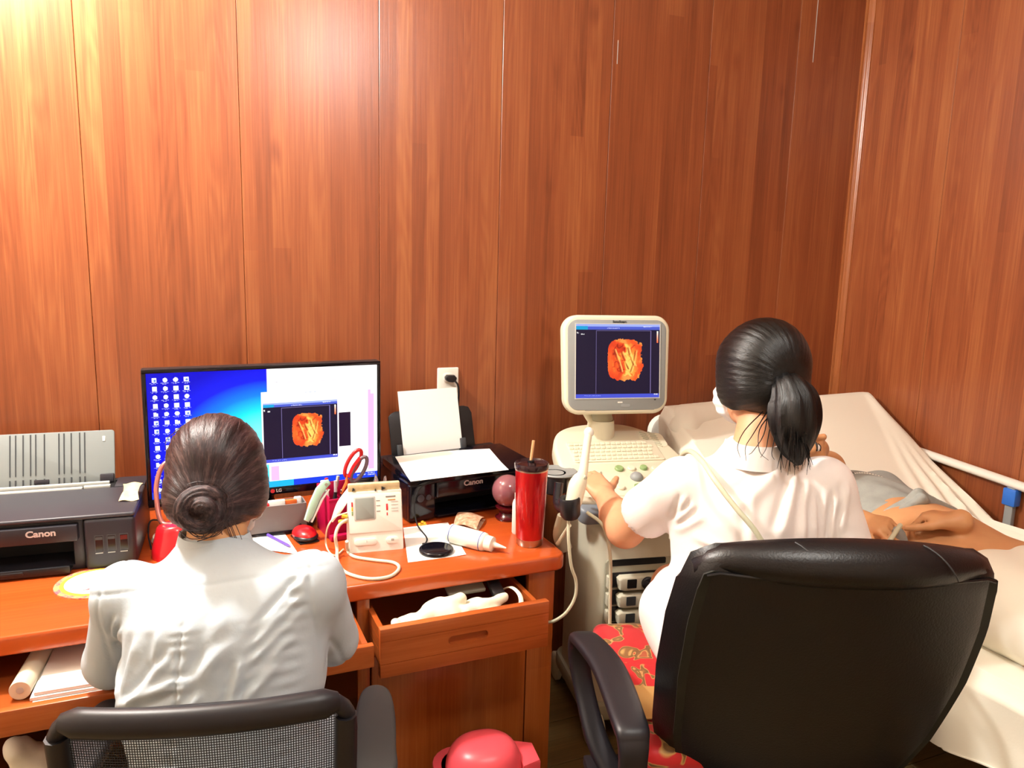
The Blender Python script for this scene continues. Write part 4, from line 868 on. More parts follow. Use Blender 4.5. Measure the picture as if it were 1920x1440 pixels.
MB().lathe([(.005,.226),(.009,.227),(.009,.232),(.005,.233)],M=Matrix.Translation((-.003,0,0)),n=20).build('straw_collar',M_['blk'],tm)

# paper with violet pen near the mouse; round mat at the left
pts=[on(*q,z=DZ) for q in ((470,1030),(560,1040),(530,995),(470,1000))]
s_=MB(); s_.grid(lambda u,v:tuple((pts[0]*(1-u)+pts[1]*u)*(1-v)+(pts[3]*(1-u)+pts[2]*u)*v+np.array([0,0,.0009+.002*math.sin(3*u)])),8,8,.0005); tag(s_.build('paper_sheet',M_['paper']),'white note paper on the desk beside the red mouse','paper')
pa=on(502,1004,z=DZ+.005); pb=on(545,1026,z=DZ+.005); pn=thing('pen','violet pen lying on the note paper beside the red mouse','pen',M=axis_frame(pa+np.array([0,0,.002]),pb-pa)); L=np.linalg.norm(pb-pa)
MB().lathe([(0,0),(.0035,.001),(.0035,L-.012),(.001,L),(0,L)],n=12).build('barrel',M_['purple'],pn); MB().lathe([(0,0),(.004,0),(.004,.03),(.0036,.03)],n=12).build('cap',M_['purple'],pn)
mc=on(172,1094,z=DZ); mt=thing('round_mat','round white mat with pink and yellow rim on the desk left of the woman','mat',(mc[0]+.012,mc[1],DZ))
MB().lathe([(.074,0),(.088,0),(.088,.003),(.074,.003)],n=64).build('pink_rim',mat('pink rim','d2556a',.6,noise=(120,'e8d060',.7)),mt)
MB().lathe([(.066,.0),(.076,.0),(.076,.0036),(.066,.0036)],n=64).build('yellow_rim',mat('yellow rim','d9d23a',.6),mt)
MB().lathe([(0,0),(.067,0),(.067,.0042),(0,.0042)],n=64).build('mat_face',M_['paper'],mt)
for i,(px,py) in enumerate(((162,1106),(170,1104),(186,1095))):
    q=on(px,py,z=DZ+.004); MB(Matrix.Translation((q[0]-mc[0]-.012,q[1]-mc[1],.0042))).lohi((-.006,-.0012,-.0005),(.006,.0012,.0005)).build('printed_mark',M_['redprint'] if i<2 else M_['blueprint'],mt)

# contents of the wide drawer
zb=.639
pts=[on(*q,z=zb+.022) for q in ((58,1306),(250,1274),(250,1222),(100,1225))]
for k,(dx,dz_,lab) in enumerate(((0,0,'lowest white booklet in the wide drawer, its edge showing'),(-.004,.0075,'middle white booklet of the pile in the wide drawer'),(.003,.015,'top white booklet lying in the wide open drawer'))):
    a,b_,c_,d_=[np.array([p[0]+dx,p[1]+.004*k,0]) for p in pts]; 
    s_=MB(); s_.prism([(a[0],a[1]+.004),(b_[0]+.03,b_[1]+.004),(c_[0]+.03,c_[1]+.12),(d_[0],d_[1]+.12)],zb+dz_,zb+dz_+.0072,.0015)
    tag(s_.build('booklet',M_['paper']),lab,'booklet','booklets in the wide drawer')
ra=on(44,1300,z=zb+.02); rb_=on(88,1222,z=zb+.02); d=rb_-ra; d[2]=0
rl=thing('paper_roll','thick cream roll of paper lying in the wide drawer at the left','roll',M=axis_frame((ra[0]-.008,ra[1]+.012,zb+.020),d)); 
MB().lathe([(.006,.001),(.0185,0),(.0195,.002),(.0195,.20),(.006,.2)],n=32).build('roll_body',M_['cream'],rl); MB().lathe([(0,.0),(.0065,.0),(.0065,.201),(0,.201)],n=16).build('core',M_['gryl'],rl)
# contents of the small drawer
sd=Sdf((.395,1.565,.585),(.77,1.90,.72),.0035)
sd.ell((.47,1.63,.635),(.055,.045,.040),k=.012); sd.ell((.55,1.64,.650),(.060,.050,.048),k=.012); sd.ell((.64,1.645,.642),(.065,.045,.036),k=.012); sd.cap((.44,1.60,.668),(.418,1.59,.672),.014,.010,.006); sd.cap((.43,1.61,.66),(.425,1.605,.678),.010,.012,.005); sd.cap((.50,1.62,.672),(.60,1.65,.688),.018,.014,.008); sd.cap((.60,1.62,.668),(.72,1.66,.668),.016,.012,.008)
bag=sculpt('cloth_bag',sd,M_['lightcloth'],it=1,disp=lambda V,N:.0035*wnoise(V,60,3)+.004*np.abs(wnoise(V,42,9,2))); tag(bag,'cream cloth bag stuffed in the open small drawer','bag')
wa=MB(); wa.lohi((0,0,0),(.10,.05,.010),.003,M=Matrix.Translation((.585,1.70,.672))@Matrix.Rotation(R_(18),4,'X')); tag(wa.build('card_wallet',mat('grey card wallet','8a8578',.7)),'grey card wallet behind the cream bag in the drawer','wallet')
wa=MB(); wa.lohi((0,0,0),(.032,.05,.016),.003,M=Matrix.Translation((.690,1.665,.668))@Matrix.Rotation(R_(20),4,'X')); tag(wa.build('black_case',M_['blk']),'small black case at the right behind the cream bag in the drawer','case')
st=MB(); st.tube([(.735,1.72,.66),(.742,1.67,.688),(.748,1.63,.684),(.735,1.60,.672),(.69,1.59,.680)],.006,8,smooth=8,flat=.35); tag(st.build('cloth_strap',M_['lightcloth']),'cream woven strap at the right side of the drawer','strap')

# ------------------------------------------------------------------ ultrasound machine
UM=Matrix.Translation((1.36,2.06,0))@rotz(R_(-11)); us=thing('ultrasound_machine','cream ultrasound machine with monitor and control console, right of the desk','medical machine',M=UM)
UI=UM.inverted(); ul=lambda p:tuple(UI@Vector(tuple(float(c) for c in p)))
b_=MB(); b_.prism([(x,y) for x,y in rrect(.325,.36,.07,8,cx=-.0375,cy=.0)],.10,.70,.03,seg=4); body=b_.build('body',M_['cream'],us)
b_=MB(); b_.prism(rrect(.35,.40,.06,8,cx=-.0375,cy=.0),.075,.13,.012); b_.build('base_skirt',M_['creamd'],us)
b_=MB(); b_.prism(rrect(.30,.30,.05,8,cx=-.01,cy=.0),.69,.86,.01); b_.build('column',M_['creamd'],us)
fy=-.18
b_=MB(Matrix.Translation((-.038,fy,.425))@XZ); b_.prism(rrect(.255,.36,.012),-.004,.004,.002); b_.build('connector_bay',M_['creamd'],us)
b_=MB(Matrix.Translation((-.060,fy-.004,.595))@XZ); b_.prism(rrect(.18,.020,.004),-.002,.001); b_.build('slot',M_['blkd'],us)
for i,z in enumerate((.541,.485,.430,.378)):
    b_=MB(Matrix.Translation((-.036,fy-.006,z))@XZ); b_.prism(rrect(.228,.047,.008),-.004,.003,.001); cb=b_.build('socket_frame',M_['blk'],us)
    b_=MB(Matrix.Translation((-.028,fy-.010,z))@XZ); b_.prism([(-.10,-.020),(-.085,-.024),(.10,-.024),(.11,-.014),(.11,.020),(-.095,.020),(-.105,.012)],-.002,.030,.006,seg=3); pc=b_.build('probe_connector',M_['cream'],us)
    b_=MB(Matrix.Translation((-.092,fy-.041,z))@XZ); b_.prism(rrect(.030,.028,.002),-.001,.0012); b_.build('label_square',M_['blkd'] if i in(0,3) else M_['gryd'],pc)
    b_=MB(Matrix.Translation((-.042,fy-.041,z))@XZ@Matrix.Rotation(R_(-20),4,'Z')); b_.lathe([(0,0),(.020,0),(.020,.006),(.017,.009),(0,.009)],n=28); b_.lohi((-.022,-.007,.006),(.030,.007,.022),.004); b_.build('locking_knob',M_['usgrey'] if i else M_['chr'],pc)
    b_=MB(Matrix.Translation((-.158,fy-.006,z))@XZ); b_.prism(rrect(.012,.040,.004),0,.020,.002); b_.build('side_clip',M_['cream'],pc)
for sx in (-1,1):
    for sy in (-1,1):
        c=np.array((-.0375+sx*.165,sy*.19,.052)); cs=MB()
        for q in (-.016,.016): cs.lathe([(0,-.010),(.044,-.010),(.050,-.006),(.050,.006),(.044,.010),(0,.010)],M=Matrix.Translation((c[0]+q-sx*.02,c[1],c[2]))@Matrix.Rotation(PI/2,4,'Y'),n=28)
        cw=cs.build('caster',M_['cream'],us); MB().lathe([(0,.04),(.026,.04),(.026,.075),(0,.075)],M=Matrix.Translation((c[0]-sx*.02,c[1],0)),n=16).build('caster_stem',M_['usgrey'],cw)
# console: tilted slab with keyboard and keys
ta=math.atan2(.12,.35); CM=Matrix.Translation((0,.10,.948))@Matrix.Rotation(ta,4,'X')     # local x, y up the slope, z out of it
ctl=catmull([(-.292,-.38),(-.294,-.20),(-.285,-.08),(-.245,.0),(-.16,.035),(-.03,.035),(.05,-.01),(.10,-.09),(.125,-.22),(.12,-.38),(-.08,-.395),(-.292,-.38)],5)[:-1]
MB(CM).prism([(p[0],p[1]) for p in ctl],-.055,0,.012,seg=3).build('console',M_['cream'],us)
MB(CM).prism(rrect(.40,.07,.03,6,cx=-.085,cy=-.385),-.062,-.012,.010,seg=3).build('palm_rest',M_['usblue'],us)
kb=MB(CM).prism(rrect(.300,.115,.008,cx=-.095,cy=-.135),-.002,.004,.002).build('keyboard',M_['cream'],us)
kme=MB().lohi((-.0075,-.0065,0),(.0075,.0065,.004),.0015,seg=1).mesh('key',30); n=0
for j in range(5):
    for i in range(16):
        x=-.095-.142+.0178*i+.004*(j%3); y=-.135-.043+.0205*j
        if i==15 and j%3: continue
        o=link('key',kme if n else kme,None,kb) if n else link('key',kme,M_['cream'],kb)
        o.matrix_local=CM@Matrix.Translation((x,y,.0035)); n+=1
gr=MB(CM).prism(rrect(.085,.085,.02,cx=.055,cy=-.075),-.002,.001).build('vent_grille',M_['cream'],us)
for j in range(7):
    for i in range(2): MB(CM@Matrix.Translation((.035+.03*i+.005*j*0,-.11+.0125*j,.001))@Matrix.Rotation(R_(-35),4,'Z')).lohi((-.013,-.0018,-.001),(.013,.0018,.0022),.0006,seg=1).build('louvre',M_['creamd'],gr)
panel=MB(CM).prism(rrect(.36,.165,.012,cx=-.085,cy=-.285),-.002,.0015,.001).build('control_panel',M_['cream'],us)
for (x,y,r,hh,mm) in ((-.115,-.235,.014,.010,'green'),(-.075,-.235,.013,.008,'cream'),(-.035,-.235,.012,.010,'green'),(.0,-.24,.011,.008,'cream'),(.04,-.245,.012,.009,'green'),(-.02,-.285,.012,.009,'green'),(.02,-.285,.012,.009,'green'),(.06,-.28,.011,.009,'cream'),(-.085,-.33,.014,.008,'green'),(-.045,-.335,.013,.008,'green'),(.0,-.335,.012,.008,'cream'),(.05,-.33,.012,.008,'green'),(-.19,-.25,.012,.009,'cream'),(-.23,-.25,.012,.009,'cream'),(-.22,-.30,.012,.009,'green'),(-.14,-.33,.012,.009,'cream')):
    MB(CM).lathe([(0,.001),(r,.001),(r,hh*.7),(r*.8,hh),(0,hh)],M=Matrix.Translation((x,y,0)),n=20).build('control_key',M_[mm],panel)
MB(CM).ell((-.075,-.283,.004),(.020,.020,.016)).build('trackball',M_['usgrey'],panel)
MB(CM).prism([(-.13,-.005),(-.06,-.002),(-.06,.0),(-.13,-.003)],0,.001).build('seam',M_['creamd'],us)
# monitor on its neck
mc_=np.array(on(1155,684,Y=2.10)); MCl=ul(mc_); MM=Matrix.Translation(MCl)@rotz(R_(-1))@Matrix.Rotation(-R_(7),4,'X')
W2,H2=.352,.312
def rtrap(s=1.,wt=1.,wb=1.,r=.05,n=8):
    p=rrect(W2*s,H2*s,r,n); out=[]
    for x,y in p: 
        t=(y/(H2*s)+.5); bul=.006*(1-(2*t-1)**2); out.append((x*(wb*(1-t)+wt*t)+np.sign(x)*bul,y+ .004*(1-(2*x/W2)**2)*np.sign(y)))
    return out
b_=MB(MM@XZ); b_.prism(rtrap(1.,1.0,.96,.045),-.035,.012,.010,seg=4); b_.build('monitor_housing',M_['cream'],us)
b_=MB(MM@XZ); b_.prism(rtrap(.80,1.0,1.0,.05),-.075,-.03,.02,seg=3); b_.build('monitor_back',M_['cream'],us)
b_=MB(MM@XZ); inner=[(x,y+.0) for x,y in rtrap(.905,1.02,1.0,.03)]; b_.prism(inner,.010,.0135,.001); b_.build('monitor_bezel',M_['usgrey'],us)
b_=MB(MM@XZ); b_.prism([(-.105,-.145),(.125,-.145),(.145,-.128),(-.13,-.128)],.010,.0134,.001); b_.build('bezel_lip',M_['usgrey'],us)
Rm=Ras(224,188,(22,14,42)); us_screen(Rm,0,0,1,1,3)
link('screen',screen_mesh(Rm,.279,.234,MM@Matrix.Translation((.002,-.0142,.012))@XZ),M_['screen2'],us)
b_=MB(MM@Matrix.Translation((.002,-.0138,.012))@XZ); 
for lo,hi in (((-.1425,-.120,-.001),(-.1395,.120,.0012)),((.1395,-.120,-.001),(.1425,.120,.0012)),((-.1395,.117,-.001),(.1395,.120,.0012)),((-.1395,-.120,-.001),(.1395,-.117,.0012))): b_.lohi(lo,hi)
b_.build('screen_edge',M_['gryl'],us)
text('SonoScape','brand_lettering',.0105,MM@Matrix.Translation((.006,-.0139,.1370))@XZ,M_['blackprint'],us,bold=.0003)
MB(MM@Matrix.Translation((.01,-.0137,-.1195))@XZ).prism(rrect(.016,.004,.001),-.001,.0006).build('menu_label',M_['wht'],us)
MB(MM@Matrix.Translation((.028,-.0137,-.130))@XZ).prism(rrect(.030,.010,.002),-.001,.001).build('menu_button',M_['usgrey'],us)
MB(MM@Matrix.Translation((.128,-.0137,-.112))@XZ).prism(rrect(.006,.004,.001),-.001,.001).build('power_button',M_['chr'],us)
nb_=np.array(ul(on(1126,806,Y=2.16))); nt2=np.array(MCl)+np.array((-.03,.06,-.15))
b_=MB(); b_.tube([(nb_[0],nb_[1],nb_[2]-.03),(nb_[0],nb_[1],nb_[2]+.015),(nb_[0]+.0,nb_[1]-.0,nb_[2]+.035)],[.047,.045,.043],24); b_.build('neck_collar',M_['cream'],us)
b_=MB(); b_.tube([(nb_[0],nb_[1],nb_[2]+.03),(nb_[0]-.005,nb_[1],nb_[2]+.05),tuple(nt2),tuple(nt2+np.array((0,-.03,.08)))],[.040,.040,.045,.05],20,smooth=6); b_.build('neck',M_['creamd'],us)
b_=MB(); b_.tube([(nb_[0]-.035,nb_[1]-.01,nb_[2]+.03),(nb_[0]-.055,nb_[1]-.01,nb_[2]+.06),(nb_[0]-.075,nb_[1]-.01,nb_[2]+.10)],[.012,.012,.010],10,smooth=5); b_.build('neck_fin',M_['cream'],us)
# probe holders on the left edge
hz=ul(on(1040,888,Y=1.98)); b_=MB(Matrix.Translation(hz)); b_.lathe([(.026,-.06),(.034,-.055),(.036,.0),(.034,.004),(.028,.004),(.026,-.04),(0,-.04)],n=32); b_.build('cup_holder',M_['blk'],us)
b_=MB(Matrix.Translation((hz[0]+.012,hz[1]+.02,hz[2]-.004))); b_.lathe([(0,0),(.06,0),(.064,.004),(.06,.008),(0,.008)],n=36); b_.build('holder_tray',M_['usgrey'],us)
q=[ul(P(1048,905,1.97)),ul(P(1046,945,1.96)),ul(P(1070,950,1.90)),ul(P(1078,925,1.93))]
b_=MB(); b_.tube(q,[.018,.018,.016,.014],10,smooth=5,flat=.6); b_.build('holder_bracket',M_['blk'],us)
b_=MB(axis_frame(ul(P(1070,972,1.90)),(-.1,.02,1))); b_.lathe([(.0,.0),(.018,.0),(.025,.010),(.027,.05),(.024,.055),(.019,.05),(.018,.02)],n=28); b_.build('probe_holder',M_['blk'],us)
b_=MB(); b_.tube([ul(P(1058,965,2.02)),ul(P(1050,1000,2.06)),ul(P(1060,1030,2.1))],.02,10,smooth=5,flat=.5); b_.build('holder_arm',M_['creamd'],us)
b_=MB(); b_.tube([ul(P(1066,975,1.90)),ul(P(1066,1010,1.90)),ul(P(1071,1060,1.92)),ul(P(1080,1090,1.94)),ul(P(1078,1120,1.95)),ul(P(1062,1148,1.96)),ul(P(1040,1164,1.98)),ul(P(1022,1168,2.02))],.0042,8,smooth=8); b_.build('cable',M_['cable'],us)
b_=MB(); b_.tube([ul(P(1100,960,1.94)),ul(P(1130,985,1.93)),ul(P(1143,1030,1.95)),ul(P(1145,1080,1.97)),ul(P(1144,1120,1.98)),ul(P(1143,1200,2.0))],.0045,8,smooth=8); b_.build('cable',M_['cable'],us)
b_=MB(); b_.tube([ul(P(1045,1020,2.06)),ul(P(1058,1000,2.03)),ul(P(1068,985,1.98))],.005,8,smooth=6); b_.build('cable',M_['cable'],us)
# wand probe standing in the holder
pb=P(1070,960,1.90); pt=P(1104,808,1.97)
pr=thing('ultrasound_probe','cream wand shaped ultrasound probe standing in the black holder of the machine','probe',pb); rp=lambda x,y,z:tuple(P(x,y,z)-pb)
b_=MB(); b_.tube([(0,0,0),rp(1077,935,1.905),rp(1082,912,1.91),rp(1088,898,1.915),rp(1093,885,1.92),rp(1098,850,1.94),rp(1103,815,1.965),rp(1105,807,1.97),rp(1106,803,1.972)],[.018,.021,.022,.019,.0125,.0105,.0100,.0085,.001],16,smooth=6); b_.build('probe_body',M_['cream'],pr)
b_=MB(); b_.ell(rp(1104,811,1.967),(.0125,.0125,.014)); b_.build('probe_tip',M_['wht'],pr)
b_=MB(); b_.tube([rp(1098,893,1.905),rp(1090,903,1.90)],[.006,.004],8); b_.build('probe_button',M_['creamd'],pr)

# ------------------------------------------------------------------ leather chair (right) and its brocade cushion
ca=R_(-18); ch=thing('office_chair','black leather office chair with loop armrests, nearest to the camera','chair',(1.135,1.27,0),ca)
T=PM[ch.name]; TI=T.inverted()
def backf(u,v,off=0.):      # u -1..1 across, v 0..1 upward, chair-local point of the rear face
    hw=np.interp(v,[0,.14,.30,.55,.75,.92,1],[.205,.245,.272,.288,.288,.276,.262]); x=u*hw+.018+.012*v
    y=-.255-.17*v-.02*math.sin(PI*v)+.045*abs(u)**2.2*(1 if v>.1 else .6)+off; z=.45+.595*v-.012*u*u*v
    a=R_(-5); return (x*math.cos(a)+0*math.sin(a)+.0-.012,y+x*math.sin(a),z-.020*max(0,abs(u)-.85)/.15*(v>.9))
def pad(off0,off1,nu=28,nv=24,us=1.,v0=0.,v1=1.,rnd=.18):
    b=MB()
    def f(sgn,of):
        def g(u,v):
            U=(2*u-1)*us; V=v0+(v1-v0)*v; e=max(0,1-(1-abs(U)/us)/rnd) if rnd else 0; e2=max(0,1-(1-v)/.08) if rnd else 0; e3=max(0,1-v/.08) if rnd else 0
            k=math.sqrt(max(0,1-min(1,max(e,e2,e3))**2)); mid=(off0+off1)/2; return backf(U,V,mid+(of-mid)*k)
        return g
    b.grid(f(1,off0),nu,nv); b.grid(f(1,off1),nu,nv,flip=True); return b
pad(0.,.085).build('backrest',M_['leather'],ch,smooth=60)
b_=MB(); b_.grid(lambda u,v:backf((2*u-1)*(.925-.03*(1-v)),.02+.90*v+.035*(abs(2*u-1)**3)*v*.6,.004-.006*(1-min(1,(1-abs(2*u-1))/.12))),30,26,.004); b_.build('rear_cover',M_['clothback'],ch,smooth=60)
rl_=[]; 
for i in range(25):
    u=-1+2*i/24; rl_.append((backf(u*.985,.985,.035),.012+.030*math.cos(u*PI/2)**.6))
b_=MB(); n_=14; vs=[];fs=[]
for i,(p,r) in enumerate(rl_):
    for k in range(n_):
        a=2*PI*k/n_; vs.append((p[0],p[1]+1.25*r*math.cos(a),p[2]-.018+r*math.sin(a)))
for i in range(24):
    for k in range(n_): fs.append((i*n_+k,(i+1)*n_+k,(i+1)*n_+(k+1)%n_,i*n_+(k+1)%n_))
fs.append(tuple(range(n_))); fs.append(tuple(24*n_+k for k in range(n_))[::-1]); b_.add(vs,fs); roll=b_.build('top_roll',M_['leather'],ch,smooth=60)
for u0 in (-.40,.42):
    pts=[]
    for k in range(9):
        a=R_(100+k*12); p=backf(u0+.05*k/8*(1),.985,.035); r=.0125+.030*math.cos(u0*PI/2)**.6; pts.append((p[0]+.03*k/8,p[1]+1.25*r*math.cos(a),p[2]-.018+r*math.sin(a)))
    MB().tube(pts,.0013,6).build('seam',M_['gryd'],roll)
pts=[]
for i in range(25): u=-.90+1.80*i/24; p=backf(u,.935-.02*math.cos(u*PI/2),-.002); pts.append(p)
MB().tube(pts,.003,6).build('piping',M_['leather'],ch)
b_=MB(); b_.lohi((-.26,-.27,.44),(.26,.27,.53),.035,seg=4); b_.build('seat',M_['leather'],ch,smooth=60)
loc=lambda x,y,z=None,Z=None: tuple(TI@Vector(tuple(float(q) for q in (on(x,y,z=z) if z is not None else P(x,y,Z)))))
def flatbar(pts,w,t,smooth=8,wv=None):       # a strap of width w (along chair x) and thickness t following pts in the y-z plane
    q=catmull([list(p)+([wv[i]] if wv else [w]) for i,p in enumerate(pts)],smooth); b=MB(); vs=[];fs=[]; m=len(q); sec=rrect(1,1,.32,3); ns=len(sec)
    for i,p in enumerate(q):
        d=np.array(q[min(i+1,m-1)][:3])-np.array(q[max(i-1,0)][:3]); d=unit(d); xx=np.array([1.,0,0]); nn=unit(np.cross(d,xx)); xx=np.cross(nn,d)
        for s_ in sec: v=np.array(p[:3])+xx*s_[0]*p[3]+nn*s_[1]*t; vs.append(tuple(v))
    for i in range(m-1):
        for k in range(ns): fs.append((i*ns+k,i*ns+(k+1)%ns,(i+1)*ns+(k+1)%ns,(i+1)*ns+k))
    fs.append(tuple(range(ns))[::-1]); fs.append(tuple((m-1)*ns+k for k in range(ns))); return b.add(vs,fs)
for sx in (-1,1):
    X=.325 if sx<0 else .22
    pts=[(sx*X,-.30,.40),(sx*X,-.305,.50),(sx*X,-.318,.60),(sx*X,-.312,.645),(sx*X,-.28,.662),(sx*X,-.10,.668),(sx*(X+.022),.03,.662),(sx*(X+.026),.075,.640),(sx*(X+.026),.085,.59),(sx*(X+.015),.06,.52),(sx*.32,-.02,.44),(sx*.28,-.09,.38)]
    wv=[.05,.05,.052,.058,.066,.07,.064,.056,.050,.046,.05,.05]
    if sx>0: pts=[(.20,-.20,.59),(.21,-.19,.64)]+pts[5:]; wv=[.05,.056]+wv[5:]
    flatbar(pts,.05,.028,wv=wv).build('armrest',M_['armpl'],ch,smooth=50)
    MB().lohi((sx*.30-.05,-.20,.375),(sx*.30+.05,.0,.40),.006).build('arm_bracket',M_['armpl'],ch)
b_=MB(); b_.lohi((-.30,-.33,.38),(.30,-.24,.44),.01); b_.build('seat_frame',M_['armpl'],ch)
MB().tube([(0,0,.06),(0,0,.44)],.03,16).build('gas_lift',M_['blk'],ch)
for k in range(5):
    a=2*PI*k/5+.3; e=(.30*math.cos(a),.30*math.sin(a)); lg=MB().tube([(0,0,.09),(e[0],e[1],.075)],[.03,.018],10).build('base_leg',M_['armpl'],ch)
    MB().lathe([(0,-.02),(.026,-.02),(.028,0),(.026,.02),(0,.02)],M=Matrix.Translation((e[0],e[1],.029))@Matrix.Rotation(a,4,'Z')@Matrix.Rotation(PI/2,4,'X'),n=18).build('caster',M_['rubber'],lg)
b_=MB(); b_.lohi((-.285,-.26,0),(.22,.275,.055),.025,seg=4,M=T@Matrix.Translation((0,0,.53))); cu=b_.build('seat_cushion',M_['brocade'],smooth=60); tag(cu,'red brocade cushion with golden flowers on the leather chair seat','cushion')
ev=on(1200,1332,z=.588); b_=MB(Matrix.Translation((ev[0]+.03,ev[1]+.02,.588))@rotz(R_(-20))); b_.grid(lambda u,v:((u-.5)*.10,(v-.5)*.13,.001+.004*math.sin(3*u+2*v)),6,6,.002); tag(b_.build('envelope',M_['tan']),'tan paper envelope lying on the red cushion beside the backrest','envelope')

# ------------------------------------------------------------------ mesh chair (left)
mcx=thing('mesh_chair','black mesh back office chair with grey armrest pads, under the seated woman on the left','chair',(.064,1.325,0),R_(-13)); T2=PM[mcx.name]
def mb_(u,v,off=0.): hw=.203-.010*(1-v); return (u*hw,-.215+.035*u*u-.075*v+.02*v*v+off,.475+.392*v-.006*u*u)
ring=[]; 
for p in rrect(2,1,.13,5,cx=0,cy=.5): ring.append(p)
ring=[(x,y) for x,y in ring]; out=[]; inn=[]
b_=MB(); b_.tube([mb_(x,y) for x,y in ring]+[mb_(*ring[0])],.013,10,cap=False); b_.build('back_frame',M_['armpl'],mcx,smooth=60)
b_=MB(); b_.tube([(x,y,z+.002) for x,y,z in [mb_(-1+.08+1.84*i/20,1.0,-.003) for i in range(21)]],[.012]+[.019]*19+[.012],12,flat=1.15); b_.build('top_rail',M_['armpl'],mcx,smooth=60)
for sx in (-1,1): b_=MB(); b_.tube([mb_(sx*.975,.06+.88*i/12,-.002) for i in range(13)],.0165,10); b_.build('side_rail',M_['armpl'],mcx,smooth=60)
vs=[];fs=[]
def strand(p0,p1,wd,off,nseg=10):
    o=len(vs)
    for i in range(nseg+1):
        t=i/nseg; u=p0[0]+(p1[0]-p0[0])*t; v=p0[1]+(p1[1]-p0[1])*t; p=np.array(mb_(u,v,off)); d=unit(np.array(mb_(p1[0],p1[1]))-np.array(mb_(p0[0],p0[1]))); s_=np.cross(d,[0,1,0])*wd/2; th=np.array([0,wd*.35,0])
        vs.extend([tuple(p-s_),tuple(p+th),tuple(p+s_),tuple(p-th)])
    for i in range(nseg):
        for k in range(4): fs.append((o+i*4+k,o+i*4+(k+1)%4,o+(i+1)*4+(k+1)%4,o+(i+1)*4+k))
NH=92
for j in range(NH): v=.01+.98*j/(NH-1); strand((-.98,v),(.98,v),.0014,0)
NV=112
for i in range(NV): u=-.98+1.96*i/(NV-1); strand((u,.01),(u,.99),.0013,.0006,6)
b_=MB(); b_.add(vs,fs); mo=b_.build('mesh_panel',M_['meshm'],mcx,smooth=0); mo['kind']='stuff'
b_=MB(); b_.lohi((-.245,-.20,.41),(.245,.26,.47),.028,seg=4); b_.build('seat',mat('charcoal seat fabric','26252a',.85,bump=(400,.3,.001)),mcx,smooth=60)
ml=lambda p:tuple(T2.inverted()@Vector(tuple(float(c) for c in p)))
for sx in (-1,1):
    yo=0 if sx>0 else .02
    b_=MB(Matrix.Translation((sx*.240,-.035+yo,.672))); b_.prism(catmull([(-.032,-.125),(-.037,-.05),(-.034,.05),(-.022,.115),(.004,.13),(.028,.11),(.037,.04),(.036,-.06),(.031,-.125),(-.032,-.125)],5)[:-1] and [(q[0],q[1]) for q in catmull([(-.032,-.125),(-.037,-.05),(-.034,.05),(-.022,.115),(.004,.13),(.028,.11),(.037,.04),(.036,-.06),(.031,-.125),(-.032,-.125)],5)[:-1]],-.010,.014,.007,seg=3); b_.build('arm_pad',M_['gryd'] if sx>0 else M_['armpl'],mcx,smooth=60)
    b_=MB(); b_.tube([(sx*.242,-.06+yo,.665),(sx*.27,-.08,.55),(sx*.25,-.06,.44),(sx*.20,-.05,.41)],[.022,.02,.018,.018],10,smooth=6); b_.build('arm_post',M_['armpl'],mcx,smooth=60)
b_=MB(); b_.tube([(0,-.16,.41),(0,-.27,.43),(0,-.275,.60)],[.03,.028,.02],10,smooth=6,flat=.6); b_.build('back_bracket',M_['armpl'],mcx,smooth=60)
MB().tube([(0,0,.06),(0,0,.42)],.028,16).build('gas_lift',M_['blk'],mcx)
for k in range(5):
    a=2*PI*k/5+.9; e=(.28*math.cos(a),.28*math.sin(a)); lg=MB().tube([(0,0,.09),(e[0],e[1],.075)],[.03,.018],10).build('base_leg',M_['armpl'],mcx)
    MB().lathe([(0,-.02),(.026,-.02),(.028,0),(.026,.02),(0,.02)],M=Matrix.Translation((e[0],e[1],.029))@Matrix.Rotation(a,4,'Z')@Matrix.Rotation(PI/2,4,'X'),n=18).build('caster',M_['rubber'],lg)

# ------------------------------------------------------------------ bed
BX0,BX1=1.56,2.51; HY,HZ=1.60,.655; TY,TZ=2.18,.998
bed=thing('hospital_bed','white hospital bed with raised head end along the right wall','bed',(2.0,1.2,0)); Wb_=dict(parent=bed,world=True)
def bz(y):      # sleeping surface height along the bed
    t=np.clip((y-HY)/(TY-HY),0,1); return HZ+(TZ-HZ)*(t**1.08)
MB().lohi((BX0+.03,.25,.56),(BX1-.03,HY,.645),.02,seg=3).build('mattress',M_['sheet'],**Wb_)
b_=MB(); ln=math.hypot(TY-HY,TZ-HZ); b_.lohi((BX0+.03,-.02,-.085),(BX1-.03,ln,-.006),.02,seg=3,M=Matrix.Translation((0,HY,HZ))@Matrix.Rotation(math.atan2(TZ-HZ,TY-HY),4,'X')); b_.build('raised_mattress',M_['sheet'],**Wb_)
for x in (BX0+.04,BX1-.04): MB().lohi((x-.02,.22,.44),(x+.02,2.28,.49),.004).build('side_rail_bar',M_['wht'],**Wb_)
for y in (.24,1.2,2.2): MB().lohi((BX0+.06,y-.02,.445),(BX1-.06,y+.02,.485),.003).build('cross_bar',M_['wht'],**Wb_)
MB().lohi((BX0+.02,.26,.495),(BX1-.02,HY,.56),.004).build('bed_deck',M_['gryl'],**Wb_)
for x in (BX0+.06,BX1-.06):
    for y in (.28,2.24):
        lg=MB().tube([(x,y,.1),(x,y,.46)],.02,14).build('leg',M_['wht'],**Wb_); MB().lathe([(0,-.018),(.05,-.018),(.054,0),(.05,.018),(0,.018)],M=Matrix.Translation((x,y,.054))@Matrix.Rotation(PI/2,4,'Y'),n=24).build('caster',M_['rubber'],lg)
